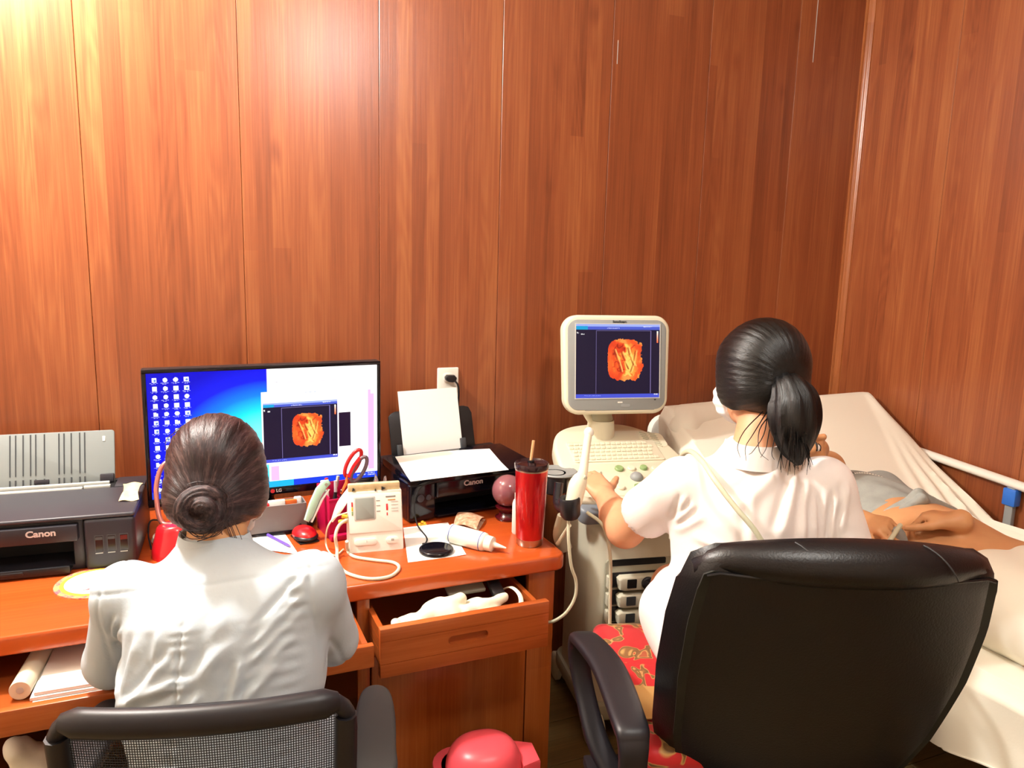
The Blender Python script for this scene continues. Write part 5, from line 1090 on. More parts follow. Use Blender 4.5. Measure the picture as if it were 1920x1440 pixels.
MB().prism(rrect(BX1-BX0,.50,.06,cx=(BX0+BX1)/2,cy=.70),-.015,.015,.006,M=Matrix.Translation((0,2.31,0))@XZ).build('headboard',M_['wht'],**Wb_)
# folding side rail by the wall: top tube, posts, blue clamps
rA=np.array((2.515,2.02,.835)); rB=np.array((2.515,.70,.735))
r0=on(1735,850,X=2.537); r1=on(1918,913,X=2.537); rd=(r1-r0)/(r1[1]-r0[1]); rA=r0+rd*(.12); rB=r0-rd*1.1
rr_=lambda y:r0+rd*(y-r0[1])
rail=MB(); rail.tube([tuple(rA),tuple(rB)],.019,14,flat=.8); rail.build('guard_rail',M_['wht'],**Wb_)
for y in (1.60,1.15,.75):
    p=rr_(y); po=MB().lohi((p[0]-.010,p[1]-.014,.47),(p[0]+.010,p[1]+.014,p[2]-.01),.003).build('rail_post',M_['usgrey'],**Wb_)
    MB().lohi((p[0]-.017,p[1]-.022,p[2]-.075),(p[0]+.016,p[1]+.022,p[2]-.017),.004).build('clamp',M_['bluecl'],po,label='blue clamp')
# left side rail folded down, dark tube under the sheet hem
b_=MB(); b_.tube([(BX0-.035,.35,.33),(BX0-.035,1.5,.33)],.014,10); b_.tube([(BX0-.035,.6,.33),(BX0-.0,.6,.45)],.010,8); b_.tube([(BX0-.035,1.3,.33),(BX0-.0,1.3,.45)],.010,8); b_.build('folded_rail',M_['steel'],**Wb_)
# sheet: one grid from the right edge over the top and down the left side
def sheetf(u,v):
    y=.22+(TY+.03-.22)*v; z=float(bz(y))+.010; s=u*1.42    # s: arc length from the right edge to the left hem
    top=BX1-BX0+.02; X=BX1+.01-s; wob=.004*math.sin(9*y+4*s)+.003*math.sin(23*y-7*s)
    dr=.0
    up=max(0,(y-HY)/(TY-HY))
    for k,(o,am) in enumerate(((.05,0.0204),(.12,0.0238),(.19,0.0204),(.27,0.0119))):     # pulled folds running from the upper right corner
        c=o*(1.02-.95*up)+.01; dr+=am*math.exp(-((s-c)/.016)**2)*(.35+.65*min(1,max(0,(y-.9)/.7)))*(1.15-up)
    if s<.05: z2=z-.02*(1-s/.05)**2
    else: z2=z
    zz=z2+wob*(1-.3*up)+dr
    if s>top:                 # hanging side
        h=s-top; r=.03; f=min(1,h/.05); X=BX0-.012-.020*f-.018*math.sin(y*13+2.*h)*min(1,h/.2)-.010*math.sin(y*31+1)*min(1,h/.25); zz=z-.012-h*(.52 if y<HY else .62)*1.0+.012*math.sin(y*7)*min(1,h/.3)
        zz=max(zz,.468+.012*math.sin(y*9)+(.0 if y<HY else up*.25))
    return (X,y,zz)
b_=MB(); b_.grid(sheetf,110,150,.003,flip=True); b_.build('sheet',M_['sheet'],smooth=60,**Wb_)
# pillow-like rounded roll at the left top corner of the raised end
sd=Sdf((1.40,1.95,.72),(2.0,2.38,1.12),.006); sd.cap((1.61,2.17,.955),(1.85,2.19,.965),.062,.055,.03); sd.cap((1.585,2.14,.925),(1.60,2.08,.84),.058,.045,.04)
pw=sculpt('pillow',sd,M_['sheet'],disp=lambda V,N:.004*wnoise(V,30,8)); tag(pw,'white pillow roll at the upper left corner of the raised bed head','pillow')

# ------------------------------------------------------------------ red bin, bag under the desk
bq=on(897,1376,Y=1.50); bn=thing('waste_bin','coral red plastic bin with domed lid in front of the desk cabinet','bin',(bq[0]+.005,1.475,0),R_(-8)); hb=float(bq[2])+.0
b_=MB(); b_.prism(rrect(.20,.17,.06,6),0.0,hb-.07,.006); bo=b_.build('bin_body',M_['bin'],bn)
b_=MB()
def dome(u,v): a=2*PI*u; t=v*PI/2; r=math.cos(t)**.55; return (.088*r*math.cos(a)*(abs(math.cos(a))+.001)**-.12,.078*r*math.sin(a)*(abs(math.sin(a))+.001)**-.12,hb-.075+.075*math.sin(t)**.9)
b_.grid(dome,40,12); b_.build('domed_lid',M_['bin'],bn,smooth=60)
b_=MB(); b_.prism(rrect(.225,.19,.06,6),hb-.082,hb-.070,.004); b_.build('lid_rim',M_['bin'],bn)
b_=MB(); b_.prism([(.08,-.05),(.125,-.035),(.125,.03),(.08,.05)],hb-.085,hb-.045,.006); b_.build('lid_tab',M_['bin'],bn)
wb2=on(75,1432,Y=1.62); sd=Sdf((wb2[0]-.12,1.5,.18),(wb2[0]+.12,1.78,.60),.006); sd.ell((wb2[0],1.64,wb2[2]-.08),(.075,.06,.11)); sd.cap((wb2[0]-.02,1.63,wb2[2]-.01),(wb2[0]-.035,1.63,wb2[2]+.03),.02,.03,.02)
tag(sculpt('plastic_bag',sd,M_['wht'],disp=lambda V,N:.008*wnoise(V,40,4)),'crumpled white plastic bag hanging under the desk at the left','bag')

# ------------------------------------------------------------------ people
def flow_about(tie,axis,up):
    tie=np.array(tie); axis=unit(axis); r=unit(np.cross(axis,up)); u=np.cross(r,axis)
    def fl(V):
        d=V-tie; a=np.arctan2(d@r,d@u); L=np.linalg.norm(d,axis=1); s=np.clip(L/.05,.15,1); return np.stack([np.cos(a)*s,np.sin(a)*s,L*2.2],1)
    return fl
def strands(name,curves,m,parent,r=.0012):
    b=MB(); 
    for c in curves: n=len(c); b.tube(c,[r*(1-.7*i/(n-1)) for i in range(n)],5,smooth=4)
    me=b.mesh(name,60); a=me.attributes.new('flow','FLOAT_VECTOR','POINT'); co=np.zeros(len(me.vertices)*3,np.float32); me.vertices.foreach_get('co',co); a.data.foreach_set('vector',co*3)
    o=link(name,me,m,parent,world=True); o['kind']='stuff'; return o
def groove(tie,axis,up,n,amp,seed):
    fl=flow_about(tie,axis,up)
    def d(V,N):
        q=fl(V); a=np.arctan2(q[:,1],q[:,0]); L=q[:,2]
        return amp*(.6*np.sin(a*n+1.5*np.sin(a*5+seed)+L*.8)+.4*np.sin(a*n*2.3+seed+L*1.5))*np.clip((L/2.2-.015)/.04,0,1)
    return d

# ---- woman at the ultrasound machine
sL=P(1278,908,1.74); sR=P(1544,908,1.71); mid=(sL+sR)/2; lat=unit((sR-sL)*[1,1,0]); fb=np.array([-lat[1],lat[0],0]); fb=fb if fb[1]>0 else -fb
pel=np.array([1.145,1.245,.665]); hc=P(1420,706,1.77); hf=unit([.06,1,-.10]); hup=[.05,.08,1.]
eL=P(1172,992,1.90); wL=P(1134,930,2.06); eR=P(1588,1050,1.70); wR=P(1660,1035,1.86)
kL=P(1262,1100,1.95); kR=kL+lat*.20+fb*.02; fL=np.array([kL[0]-.02,kL[1]+.06,.07]); fR=fL+lat*.2
her=thing('person','woman in white uniform with black ponytail, sitting at the ultrasound machine','person',(pel[0],pel[1],0)); Wp=dict(parent=her,world=True)
B=Sdf((.76,1.0,-.01),(1.72,2.10,1.43),.0045)
Wh=head(B,hc,hf,hup,.98); hr=unit(np.cross(hf,hup)); hu=np.cross(hr,hf)
nk=mid+np.array([0,0,.065])-fb*.005
B.cap(Wh(0,-.03,-.07),nk,.052,.052,.03); B.cap(nk,mid-np.array([0,0,.07]),.050,.08,.02)
B.cap(sL,sR,.045,k=.04); B.ell(mid-np.array([0,0,.12]),(.14,.085,.16),np.stack([lat,fb,[0,0,1]]),.05); B.ell((mid+pel)/2-np.array([0,0,.02]),(.12,.08,.16),np.stack([lat,fb,[0,0,1]]),.05); B.ell(pel,(.15,.11,.11),np.stack([lat,fb,[0,0,1]]),.05)
B.cap(sL,eL,.046,.042,.03); B.cap(eL,eL+(wL-eL)*.35,.043,.043,.025); B.cap(eL+(wL-eL)*.35,wL,.043,.027,.02)
B.cap(sR,eR,.046,.040,.03); B.cap(eR,wR,.042,.027,.025)
for h_,k_,f_ in ((pel-lat*.09,kL,fL),(pel+lat*.09,kR,fR)):
    B.cap(h_,k_,.078,.055,.04); B.cap(k_,k_+(f_-k_)*.4,.050,.050,.02); B.cap(k_+(f_-k_)*.4,f_,.050,.034,.02); B.cap(f_-[0,0,.03],f_+fb*.15-[0,0,.04],.036,.026,.02)
# left hand flat on the console, fingers towards the wall, thumb to the right
hn=unit(np.array([-.10,-.30,.95])); hd=unit(P(1104,893,2.13)-wL)
hand(B,wL,hd,hn,1 if np.dot(np.cross(hd,hn),lat)>0 else -1,curl=((24,14,10),(26,16,10),(28,18,12),(32,20,14)),spread=6,k=1.0,thumb=(48,.1))
# right hand holding the transducer on the belly
tr_=P(1692,1018,1.98); rd=unit(tr_-wR); rn=unit([-.25,-.25,.93])
hand(B,wR,rd,rn,1 if np.dot(np.cross(rd,rn),lat)<0 else -1,curl=((35,40,25),(38,42,25),(42,44,28),(46,46,30)),spread=3,thumb=(30,.6))
sculpt('body',B,M_['skin'],it=2,**Wp)
# uniform dress
U=Sdf((.78,1.0,.42),(1.62,1.78,1.16),.0048); Am=np.stack([lat,fb,[0,0,1]])
U.cap(sL+[0,0,-.012],sR+[0,0,-.012],.062,k=.03); U.cap(mid+[0,0,.060],mid-[0,0,.06],.064,.12,.05,flat=(lat,1.2)); U.ell(mid-np.array([0,0,.13])-fb*.005,(.172,.115,.17),Am,.05)
U.ell(mid*.45+pel*.55+np.array([0,0,.0]),(.150,.108,.16),Am,.06); U.ell(pel+[0,0,.02],(.185,.145,.135),Am,.06)
U.cap(pel-lat*.09-[0,0,.0],kL-(kL-pel)*.28,.098,.078,.06); U.cap(pel+lat*.09,kR-(kR-pel)*.28,.098,.078,.06)
U.cap(P(1272,1150,1.70),P(1272,1112,1.84),.076,.062,.05); U.cap(P(1300,1225,1.62),P(1272,1150,1.70),.075,.076,.05)
dL=unit(eL-sL); dR=unit(eR-sR); LL=np.linalg.norm(eL-sL); LR=np.linalg.norm(eR-sR)
U.cap(sL,sL+dL*LL*.58,.062,.064,.025); U.cap(sR,sR+dR*LR*.78,.060,.062,.025)
U.cap(sL+dL*LL*.55,sL+dL*LL*1.1,.055,.055,.004,sub=True); U.cap(sR+dR*LR*.76,sR+dR*LR*1.2,.053,.053,.004,sub=True)
U.cap(nk+[0,0,.062],Wh(0,-.02,-.03),.054,.06,.006,sub=True)
UF=(((.035,.055),(-.06,-.03),.016,.007),((.08,.05),(.04,-.06),.012,.007),((.10,.03),(.085,-.09),.010,.006),((.117,-.01),(.117,-.12),.009,.008),((.14,.0),(.138,-.11),.009,.007),((.165,.0),(.155,-.09),.008,.008),((.185,.02),(.178,-.06),.008,.006),((-.157,-.02),(-.168,-.075),.007,.007),((-.14,-.035),(-.17,-.085),.007,.007),((-.118,-.05),(-.165,-.098),.008,.007),((-.12,-.10),(-.02,-.12),.010,.005),((-.10,-.13),(.04,-.13),.012,.005),((-.02,.0),(-.03,-.14),.010,.004))
def udisp(V,N):
    s=(V-mid)@lat; z=V[:,2]-mid[2]; back=np.clip(-(N@fb)+.2,0,1)
    d=.0022*wnoise(V,22,11,2)
    for p0,p1,w,am in UF: d=d+fold2(s,z,p0,p1,w,am)*back
    d=d+.004*np.sin(s*70+3*np.sin(z*14))*np.clip(-z-.18,0,.1)/.1*.5
    return d
sculpt('uniform',U,M_['uni'],disp=udisp,it=1,**Wp)
b_=MB(); c0=nk+[0,0,.012]+fb*.0; cp=[]
for i in range(29):
    a=R_(-215+ (250)*i/28); cp.append(c0+lat*.066*math.cos(a)+fb*.062*math.sin(a)+np.array([0,0,.022 if True else 0]))
b_.grid(lambda u,v:tuple(c0+(lat*math.cos(R_(-245+310*u))+fb*math.sin(R_(-245+310*u))*.95)*(.066+.013*(1-v))+np.array([0,0,-.026+.052*v-.012*max(0,math.sin(R_(-245+310*u)))])),40,6,.003); b_.build('collar',M_['uni'],smooth=60,**Wp)
# hair
tie=Wh(.0,-.116,-.010)
H=Sdf(hc-.20,hc+.20,.004); A=np.stack([hr,hf,hu])
H.ell(Wh(0,-.018,.032),(.102,.110,.096),A,.02); H.ell(Wh(0,-.055,-.03),(.086,.066,.060),A,.03); H.ell(Wh(0,-.03,.075),(.062,.07,.055),A,.03)
for q in (-1,1): H.ell(Wh(q*.074,-.012,-.022),(.026,.056,.056),A,.02)
H.ell(Wh(0,.090,-.035),(.082,.085,.085),A,.012,sub=True); H.ell(Wh(0,.02,-.11),(.09,.07,.065),A,.015,sub=True)
sculpt('hair',H,M_['hairb'],disp=groove(tie,hf,hu,46,.0009,2.),flow=flow_about(tie,hf,hu),**Wp)
pz=np.linalg.norm(tie-np.array([0,0,CAMH])); Zt=float((tie-np.array([0,0,CAMH]))@fw)
pp=[tie+hf*.01,P(1480,722,Zt-.02),P(1489,752,Zt-.03),P(1490,795,Zt-.035),P(1492,840,Zt-.03),P(1498,872,Zt-.03)]; pr_=[.022,.034,.050,.052,.034,.006]
b_=MB(); b_.tube(pp,pr_,40,smooth=8,flat=.8); V=np.array(b_.v)
ctr=np.repeat(np.array([np.mean(V[i*40:(i+1)*40],0) for i in range(len(V)//40)]),40,0); ang=np.tile(2*PI*np.arange(40)/40,len(V)//40); al=np.repeat(np.arange(len(V)//40)/(len(V)//40),40)
V=ctr+(V-ctr)*(1+.07*np.sin(ang*9+al*3)+.05*np.sin(ang*17+al*5))[:,None]; b_.v=[tuple(q) for q in V]
me=b_.mesh('ponytail',80); at=me.attributes.new('flow','FLOAT_VECTOR','POINT'); at.data.foreach_set('vector',np.stack([np.cos(ang)*.8,np.sin(ang)*.8,al*.35],1).astype(np.float32).ravel()); link('ponytail',me,M_['hairb'],**Wp)
b_=MB(axis_frame(tie-hf*.004,-hf)); b_.lathe([(.018,-.006),(.025,-.005),(.027,0),(.025,.005),(.018,.006)],n=24); b_.build('hair_tie',M_['rubber'],**Wp)
rg=np.random.default_rng(4); cv=[]
for i in range(26):       # loose ends of the ponytail
    a=rg.uniform(-1,1); x0_=1490+a*30; cv.append([P(x0_-6*a,815+rg.uniform(-20,20),Zt-.075),P(x0_,850,Zt-.07),P(x0_+rg.uniform(-8,8),878+rg.uniform(-8,14),Zt-.06)])
for q in (((1430,772),(1397,806),(1383,836),(1388,858)),((1438,772),(1412,814),(1398,838),(1399,864)),((1446,775),(1424,806),(1424,846),(1441,863)),((1440,775),(1432,815),(1412,846),(1404,852)),((1452,780),(1452,820),(1447,850),(1452,862)),((1448,778),(1440,822),(1436,842),(1426,858))):
    cv.append([P(x_,y_,Zt+dz_) for (x_,y_),dz_ in zip(q,(.0,-.05,-.075,-.08))])
strands('loose_hair',cv,M_['hairb'],her,.0015)
# mask: pleated white cover with ear loop
mk=Sdf(hc-.17,hc+.17,.004); mk.ell(Wh(0,.060,-.055),(.062,.066,.062),A,.01); mk.ell(Wh(0,.100,-.03),(.020,.026,.030),A,.02)
mk.plane(Wh(0,.047,0),-hf); mk.plane(Wh(0,.1,-.012),unit(hu+.35*hf)); mk.cap(Wh(0,.0,-.2),Wh(0,-.02,-.11),.02,.02,.01,sub=True)
sculpt('mask',mk,M_['mask'],disp=lambda V,N:.0015*np.sin(((V-hc)@hu)*260),**Wp)
for dz_ in (-.02,-.085): MB().tube([Wh(-.055,.035,dz_),Wh(-.072,.012,dz_*.6-.01),Wh(-.080,-.012,-.012)],.0016,6,smooth=6).build('ear_loop',M_['mask'],**Wp)
for q in (-1,1): b_=MB(); b_.ell(Wh(q*.032,.0835,.004),(.0115,.0115,.0115)); b_.build('eye',M_['paper'],**Wp)
# transducer in her right hand, its cable running over her shoulder
tq=tr_; td=thing('transducer','grey and cream ultrasound transducer pressed on the bare belly','probe',tq)
b_=MB(axis_frame((0,0,-.03),unit([-.55,-.25,.8]))); b_.lathe([(0,-.012),(.026,-.012),(.030,-.002),(.030,.02),(.022,.045),(.017,.085),(.009,.105),(0,.105)],n=26); b_.build('transducer_body',M_['usgrey'],td)
b_=MB(axis_frame((0,0,-.03),unit([-.55,-.25,.8]))); b_.lathe([(0,-.016),(.020,-.016),(.027,-.012),(.0,-.011)],n=26); b_.build('transducer_face',M_['wht'],td)
cb=MB(); cb.tube([P(1258,1010,1.98),P(1262,930,1.96),P(1272,868,1.90),P(1290,846,1.80),P(1314,862,1.690),P(1340,900,1.622),P(1378,950,1.590),P(1412,990,1.575),P(1440,1030,1.57),P(1500,1090,1.56),P(1570,1095,1.60),P(1640,1050,1.80),tq+np.array([-.04,-.02,.06])],.0058,10,smooth=8)
tag(cb.build('probe_cable',M_['cable']),'pale green probe cable slung across the back of the woman in white','cable')

# ---- woman at the desk
sL=P(238,1108,1.37); sR=P(584,1090,1.335); mid=(sL+sR)/2; lat=unit((sR-sL)*[1,1,0]); fb=np.array([-lat[1],lat[0],0])
up_t=unit(mid-np.array([.05,1.235,.57])); pel=np.array([.05,1.26,.565]); hc=P(410,903,1.42); hf=unit([.18,1,-.34]); hup=[.0,.30,1.]
he=thing('person','woman in pale grey coat with brown hair bun, seated at the desk facing the monitor','person',(pel[0],pel[1],0)); Wp=dict(parent=he,world=True)
eL=P(210,1236,1.45); eR=P(622,1196,1.45); wL=np.array([-.02,1.58,.735]); wR=np.array([.22,1.58,.74])
kL=np.array([-.06,1.66,.535]); kR=np.array([.17,1.64,.535]); fL=np.array([-.06,1.72,.075]); fR=np.array([.17,1.70,.075])
B=Sdf((-.36,1.02,-.01),(.50,1.98,1.25),.005); Wh=head(B,hc,hf,hup,.98); hr=unit(np.cross(hf,hup)); hu=np.cross(hr,hf); Am=np.stack([lat,unit(np.cross(up_t,lat)),up_t])
nk=mid+up_t*.055+fb*.005; B.cap(Wh(0,-.035,-.06),nk,.051,.050,.03); B.cap(nk,mid-up_t*.08,.048,.062,.02); B.cap(sL-up_t*.02,sR-up_t*.02,.036,k=.03)
B.ell(mid-up_t*.13,(.13,.085,.16),Am,.05); B.ell((mid+pel)/2,(.12,.08,.17),Am,.05); B.ell(pel,(.15,.11,.11),Am,.05)
for s_,e_,w_,sg in ((sL,eL,wL,-1),(sR,eR,wR,1)):
    B.cap(s_,e_,.044,.038,.03); B.cap(e_,w_,.040,.026,.025)
    hand(B,w_,unit([-.15*sg,1,-.06]),[0,.1,1],-sg if np.dot(np.cross([0,1,0],[0,0,1]),lat)>0 else sg,curl=(22,26,16))
for h_,k_,f_ in ((pel-lat*.09,kL,fL),(pel+lat*.09,kR,fR)):
    B.cap(h_,k_,.075,.055,.04); B.cap(k_,k_+(f_-k_)*.4,.050,.050,.02); B.cap(k_+(f_-k_)*.4,f_,.050,.036,.02); B.cap(f_-[0,0,.035],f_+fb*.14-[0,0,.045],.034,.026,.02)
sculpt('body',B,M_['skin2'],**Wp)
U=Sdf((-.36,1.02,.44),(.46,1.66,1.08),.0045)
U.cap(sL-up_t*.012,sR-up_t*.012,.056,k=.03); U.cap(mid+up_t*.045,mid-up_t*.05,.060,.11,.05,flat=(lat,1.25)); U.ell(mid-up_t*.14,(.175,.112,.175),Am,.05)
U.ell(mid*.42+pel*.58,(.148,.105,.17),Am,.06); U.ell(pel+up_t*.02,(.155,.14,.14),Am,.06); U.cap(pel-lat*.08,pel-lat*.09+fb*.18,.095,.09,.05); U.cap(pel+lat*.08,pel+lat*.09+fb*.18,.095,.09,.05)
dL=unit(eL-sL); dR=unit(eR-sR); LL=np.linalg.norm(eL-sL); LR=np.linalg.norm(eR-sR)
U.cap(sL,sL+dL*LL*1.02,.054,.050,.02); U.cap(sR,sR+dR*LR*1.02,.054,.048,.02); U.cap(eL,eL+unit(wL-eL)*.05,.050,.046,.01); U.cap(eR,eR+unit(wR-eR)*.05,.048,.045,.01)
U.cap(nk+up_t*.062,Wh(0,-.03,-.02),.054,.06,.006,sub=True)
CF=(((-.167,-.07),(-.147,-.112),.008,.008),((-.155,-.10),(-.122,-.155),.009,.009),((-.128,-.172),(-.003,-.136),.010,.008),((-.12,-.186),(-.04,-.176),.008,.007),((-.13,-.195),(-.06,-.20),.008,.007),((-.084,-.07),(-.110,-.145),.012,.006),((-.04,-.06),(-.042,-.11),.010,.004),((-.02,-.10),(-.085,-.165),.009,.006),((.172,-.005),(.125,-.065),.008,.007),((.172,-.03),(.12,-.09),.008,.007),((.17,-.06),(.12,-.115),.008,.007),((.165,-.09),(.125,-.14),.008,.006),((.15,-.13),(.11,-.175),.008,.006),((.098,-.12),(.09,-.185),.008,.006),((.075,-.09),(.01,-.15),.012,.005),((.06,-.04),(.05,-.14),.014,.004),((-.15,-.03),(-.17,-.06),.006,.006),((-.14,-.05),(-.168,-.085),.006,.006),((.04,-.16),(-.0,-.2),.010,.005))
def cdisp(V,N):
    s=(V-mid)@lat; z=(V-mid)@up_t; bk=np.clip(-(N@fb),0,1); d=.0026*wnoise(V,24,21,2)
    for p0,p1,w,am in CF: d=d+fold2(s,z,p0,p1,w,am)*np.clip(bk*1.6,0,1)
    zz=np.clip((-.02-z)/.03,0,1); zl=np.clip((-.10-z)/.03,0,1)
    d+=bk*(-.004*np.exp(-(s/.0035)**2)*zz+.0026*np.exp(-((s-.012)/.010)**2)*zz-.003*np.exp(-((s-.105)/.003)**2)*zl-.003*np.exp(-((s+.115)/.003)**2)*zl)
    d+=bk*.0016*np.sin(z*330+2*np.sin(z*90))*np.exp(-((s-.0)/.018)**2)*zz+bk*.002*np.sin(z*300)*np.exp(-((s-.165)/.016)**2)
    d+=bk*(-.003*np.exp(-((z-.010-.10*s*s)/.003)**2))
    for sh,dd in ((sL,-1),(sR,1)):      # armhole seams
        d+=-.003*np.exp(-(((V-sh)@lat*dd-.016+.12*((V-sh)@up_t))/.0035)**2)*(z>-.20)
    return d
sculpt('coat',U,M_['coat'],disp=cdisp,it=1,**Wp)
b_=MB(); c0=nk+up_t*.016-fb*.004
b_.grid(lambda u,v:tuple(c0+(lat*math.cos(R_(-240+300*u))+fb*math.sin(R_(-240+300*u))*.92)*(.060+.016*(1-v))+up_t*(-.030+.054*v-.010*max(0,math.sin(R_(-240+300*u))))),44,6,.0035); b_.build('collar',M_['coat'],smooth=60,**Wp)
bun=P(384,958,1.31); tie=np.array(bun)+hf*.02
H=Sdf(hc-.20,hc+.20,.004); A=np.stack([hr,hf,hu])
H.ell(Wh(0,-.018,.032),(.086,.106,.094),A,.02); H.ell(Wh(.0,-.05,-.035),(.074,.062,.055),A,.03); H.ell(Wh(-.02,-.075,-.03),(.06,.05,.05),A,.03); H.cap(tie,Wh(0,-.05,-.03),.03,.05,.03)
for q in (-1,1): H.ell(Wh(q*.062,-.02,-.022),(.028,.055,.052),A,.02)
H.ell(Wh(0,.092,-.03),(.082,.085,.085),A,.012,sub=True); H.ell(Wh(0,.015,-.115),(.09,.07,.065),A,.015,sub=True)
sculpt('hair',H,M_['hairn'],disp=groove(tie,hf,hu,40,.0012,1.),flow=flow_about(tie,hf,hu),**Wp)
bx_=unit(np.cross(-hf,hu)); Q=Sdf(bun-.075,bun+.075,.0028); bc_=np.array(bun)-hf*.012
Q.ell(bc_+hf*.012,(.030,.024,.030),np.stack([hr,hf,hu]),.01); prev=None
for i in range(52):
    a=i*.30+.8; r=.034-.00052*i; p=bc_+(hr*math.cos(a)*1.08+hu*math.sin(a)*.86)*r-hf*(.012*math.sin(i*.19)+.0003*i)
    if prev is not None: Q.cap(prev,p,.0125+.003*math.sin(i*.33)-.00006*i,None,.003)
    prev=p
def bfl(V):
    d=V-bc_; a=np.arctan2(d@hu,d@hr); r=np.hypot(d@hu,d@hr); return np.stack([r*26,(d@hf)*26,a*.25],1)
sculpt('hair_bun',Q,M_['hairn'],flow=bfl,it=1,disp=lambda V,N:.0012*np.sin(np.hypot((V-bc_)@hu,(V-bc_)@hr)*900),**Wp)
rg=np.random.default_rng(9); cv=[]
for i in range(34):
    a=rg.uniform(0,2*PI); rr=.030+rg.uniform(0,.014); cv.append([tuple(bc_-hf*.01+(hr*math.cos(a+t)+hu*math.sin(a+t))*(rr+.008*math.sin(t*2+i))) for t in np.linspace(0,1.6,5)])
for i in range(16): t=rg.uniform(-1,1); cv.append([Wh(.07*t,-.02,.125-.03*t*t),Wh(.085*t,-.07,.115-.045*t*t),Wh(.07*t-.005,-.115,.045)])
for i in range(8): t=rg.uniform(-1,1); cv.append([Wh(.03*t+.01,-.10,-.07),Wh(.035*t+.015,-.085,-.10),Wh(.035*t+.02,-.065,-.125)])
strands('loose_hair',cv,M_['hairn'],he,.0009)
mk=Sdf(hc-.17,hc+.17,.005); mk.ell(Wh(0,.060,-.055),(.062,.066,.062),A,.01); mk.ell(Wh(0,.100,-.03),(.020,.026,.030),A,.02); mk.plane(Wh(0,.028,0),-hf); mk.plane(Wh(0,.1,-.012),unit(hu+.35*hf))
sculpt('mask',mk,M_['mask'],disp=lambda V,N:.0015*np.sin(((V-hc)@hu)*260),**Wp)
for dz_ in (-.03,-.08): MB().tube([Wh(.055,.035,dz_),Wh(.074,.012,dz_*.7-.01),Wh(.084,-.012,-.012)],.0016,6,smooth=6).build('ear_loop',M_['mask'],**Wp)
for q in (-1,1): b_=MB(); b_.ell(Wh(q*.032,.0835,.004),(.0115,.0115,.0115)); b_.build('eye',M_['paper'],**Wp)

# ---- patient on the bed
pel=np.array([1.815,1.15,.745]); che=np.array([1.865,1.56,.772]); nkp=np.array([1.90,1.79,.865]); hc=P(1482,848,2.30); 
pt_=thing('person','patient lying on the bed with grey shirt pulled up over a bare belly','person',(1.93,1.3,.66)); Wp=dict(parent=pt_,world=True)
ax=unit(che-pel); latp=unit(np.cross(ax,[0,0,1])); upp=np.cross(latp,ax); Am=np.stack([latp,ax,upp])
hu_=unit(hc-nkp); hfp=unit(np.array([.05,-.75,.75])-hu_*np.dot([.05,-.75,.75],hu_))
B=Sdf((1.50,.55,.58),(2.40,2.20,1.10),.005)
Wh=head(B,hc,hfp,hu_,.95); B.cap(Wh(0,-.03,-.07),nkp,.05,.055,.03)
sl_=np.array([2.05,1.71,.79]); sr_=np.array([1.69,1.69,.79])
B.cap(sl_,sr_,.055,k=.04); B.ell(che,(.16,.22,.105),Am,.06); B.ell(pel+ax*.18+upp*.012,(.165,.20,.105),Am,.06); B.ell(pel,(.17,.16,.10),Am,.06)
bel=pel+ax*.19+upp*.117
B.ell(bel+upp*.004,(.011,.013,.014),Am,.012,sub=True)
zk=hit(B,1744,988) or 2.08; hk=P(1744,968,zk-.012); w1=P(1800,985,(hit(B,1800,1012) or zk)+.01)+np.array([0,0,.012])
for s_,e_,w_ in ((sl_,np.array([2.11,1.48,.715]),w1),(sr_,np.array([1.61,1.45,.735]),P(1612,975,2.02))):
    B.cap(s_,e_,.048,.042,.03); B.cap(e_,w_,.042,.029,.025)
d1_=unit(hk-w1); hand(B,w1,d1_,unit([.15,-.30,.94]),-1 if np.dot(np.cross(d1_,[0,0,1]),ax)>0 else 1,curl=((48,42,28),(52,44,30),(55,46,30),(58,48,32)),spread=3,k=.98,thumb=(30,.5))
w2=P(1610,975,2.02); d2_=unit(P(1640,983,1.98)-w2); hand(B,w2,d2_,unit([-.25,-.5,.83]),-1 if np.dot(np.cross(d2_,[0,0,1]),ax)>0 else 1,curl=((40,50,30),(45,52,30),(48,54,32),(50,56,34)),spread=3,k=.98,thumb=(30,.5))
for q in (-1,1): B.cap(pel+latp*.09*q,pel+latp*.10*q-ax*.48-upp*.01,.088,.065,.04)
sculpt('body',B,M_['skin2'],**Wp)
U=Sdf((1.55,1.20,.62),(2.34,1.95,1.02),.0045); U.cap(sl_,sr_,.068,k=.03); U.ell(che,(.172,.235,.118),Am,.06); U.cap(sl_,sl_*.5+np.array([2.11,1.48,.715])*.5,.062,.06,.03); U.cap(sr_,sr_*.5+np.array([1.61,1.45,.735])*.5,.062,.06,.03)
hem=pel+ax*.275; U.plane(hem,-unit(ax+.15*latp+.1*upp)); U.cap(hem+latp*(-.16)+upp*.03,hem+latp*.0+upp*.125,.016,.016,.02); U.cap(hem+latp*(.0)+upp*.125,hem+latp*.16+upp*.05,.016,.016,.02)
U.cap(nkp,nkp+unit(hc-nkp)*.1,.075,.08,.01,sub=True)
def pdisp(V,N):
    a=(V-hem)@ax; l=(V-hem)@latp; return .0022*wnoise(V,30,31,2)+.005*np.sin(a*230+2*np.sin(l*12))*np.exp(-(a/.045)**2)+.003*np.sin(l*60+a*30)*np.exp(-((a-.1)/.07)**2)
sculpt('shirt',U,M_['greyshirt'],disp=pdisp,it=1,**Wp)
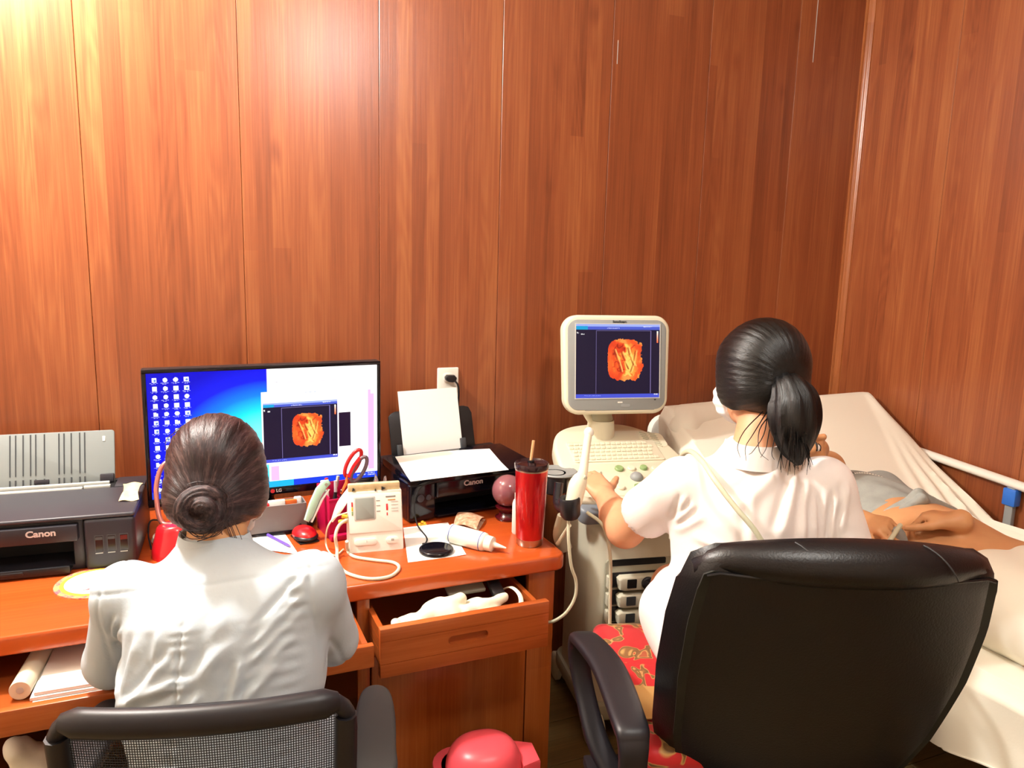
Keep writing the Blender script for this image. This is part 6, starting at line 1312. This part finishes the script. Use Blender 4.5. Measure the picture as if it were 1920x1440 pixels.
for i in range(26):      # white lace dots across the chest
    t=i/25; p=che+ax*(.065+.03*math.sin(t*3.1))+latp*(-.11+.22*t); zz=p+upp*(.118*math.sqrt(max(0,1-((t-.5)*.22/.172)**2-(.08/.235)**2))); b_=MB(); b_.ell(tuple(zz),(.0035,.0035,.0025),n=8,m=5); b_.build('lace_dot',M_['wht'],**Wp)
for l_,a_,sz in ((-.105,.07,.016),(-.02,.095,.006)): p=che+ax*a_+latp*l_+upp*.108; b_=MB(); b_.ell(tuple(p),(sz,sz*.8,.006),n=14,m=8); b_.build('shirt_button',M_['blk'],**Wp)
U=Sdf((1.55,.55,.60),(2.30,1.32,.95),.006); U.ell(pel-ax*.05,(.178,.16,.105),Am,.05); 
for q in (-1,1): U.cap(pel+latp*.09*q-ax*.02,pel+latp*.10*q-ax*.50,.092,.070,.05)
U.plane(pel+ax*.085,unit(ax-.45*upp)); sculpt('trousers',U,M_['sheet'],disp=lambda V,N:.003*wnoise(V,28,33,2),it=1,**Wp)
H=Sdf(hc-.18,hc+.18,.005); hr=unit(np.cross(hfp,hu_)); A=np.stack([hr,hfp,hu_]); H.ell(Wh(0,-.02,.034),(.083,.096,.09),A,.02); H.ell(Wh(0,-.06,-.03),(.08,.05,.08),A,.03); H.ell(Wh(0,.085,-.03),(.07,.09,.09),A,.012,sub=True)
tp=Wh(0,-.05,-.06); sculpt('hair',H,M_['hairb'],disp=groove(tp,hfp,hu_,30,.0016,1.),flow=flow_about(tp,hfp,hu_),**Wp)
for q in (-1,1):
    b_=MB(); b_.ell(Wh(q*.030,.080,.004),(.0112,.0112,.0112)); b_.build('eye',M_['paper'],**Wp); MB().tube([Wh(q*.014,.088,.022),Wh(q*.03,.092,.026),Wh(q*.046,.082,.022)],.0028,6,smooth=4).build('eyebrow',M_['hairb'],**Wp)
    MB().tube([Wh(q*.020,.0905,.003),Wh(q*.031,.0925,.001),Wh(q*.044,.086,.003)],.0016,6,smooth=4).build('eyelid',M_['hairb'],**Wp)
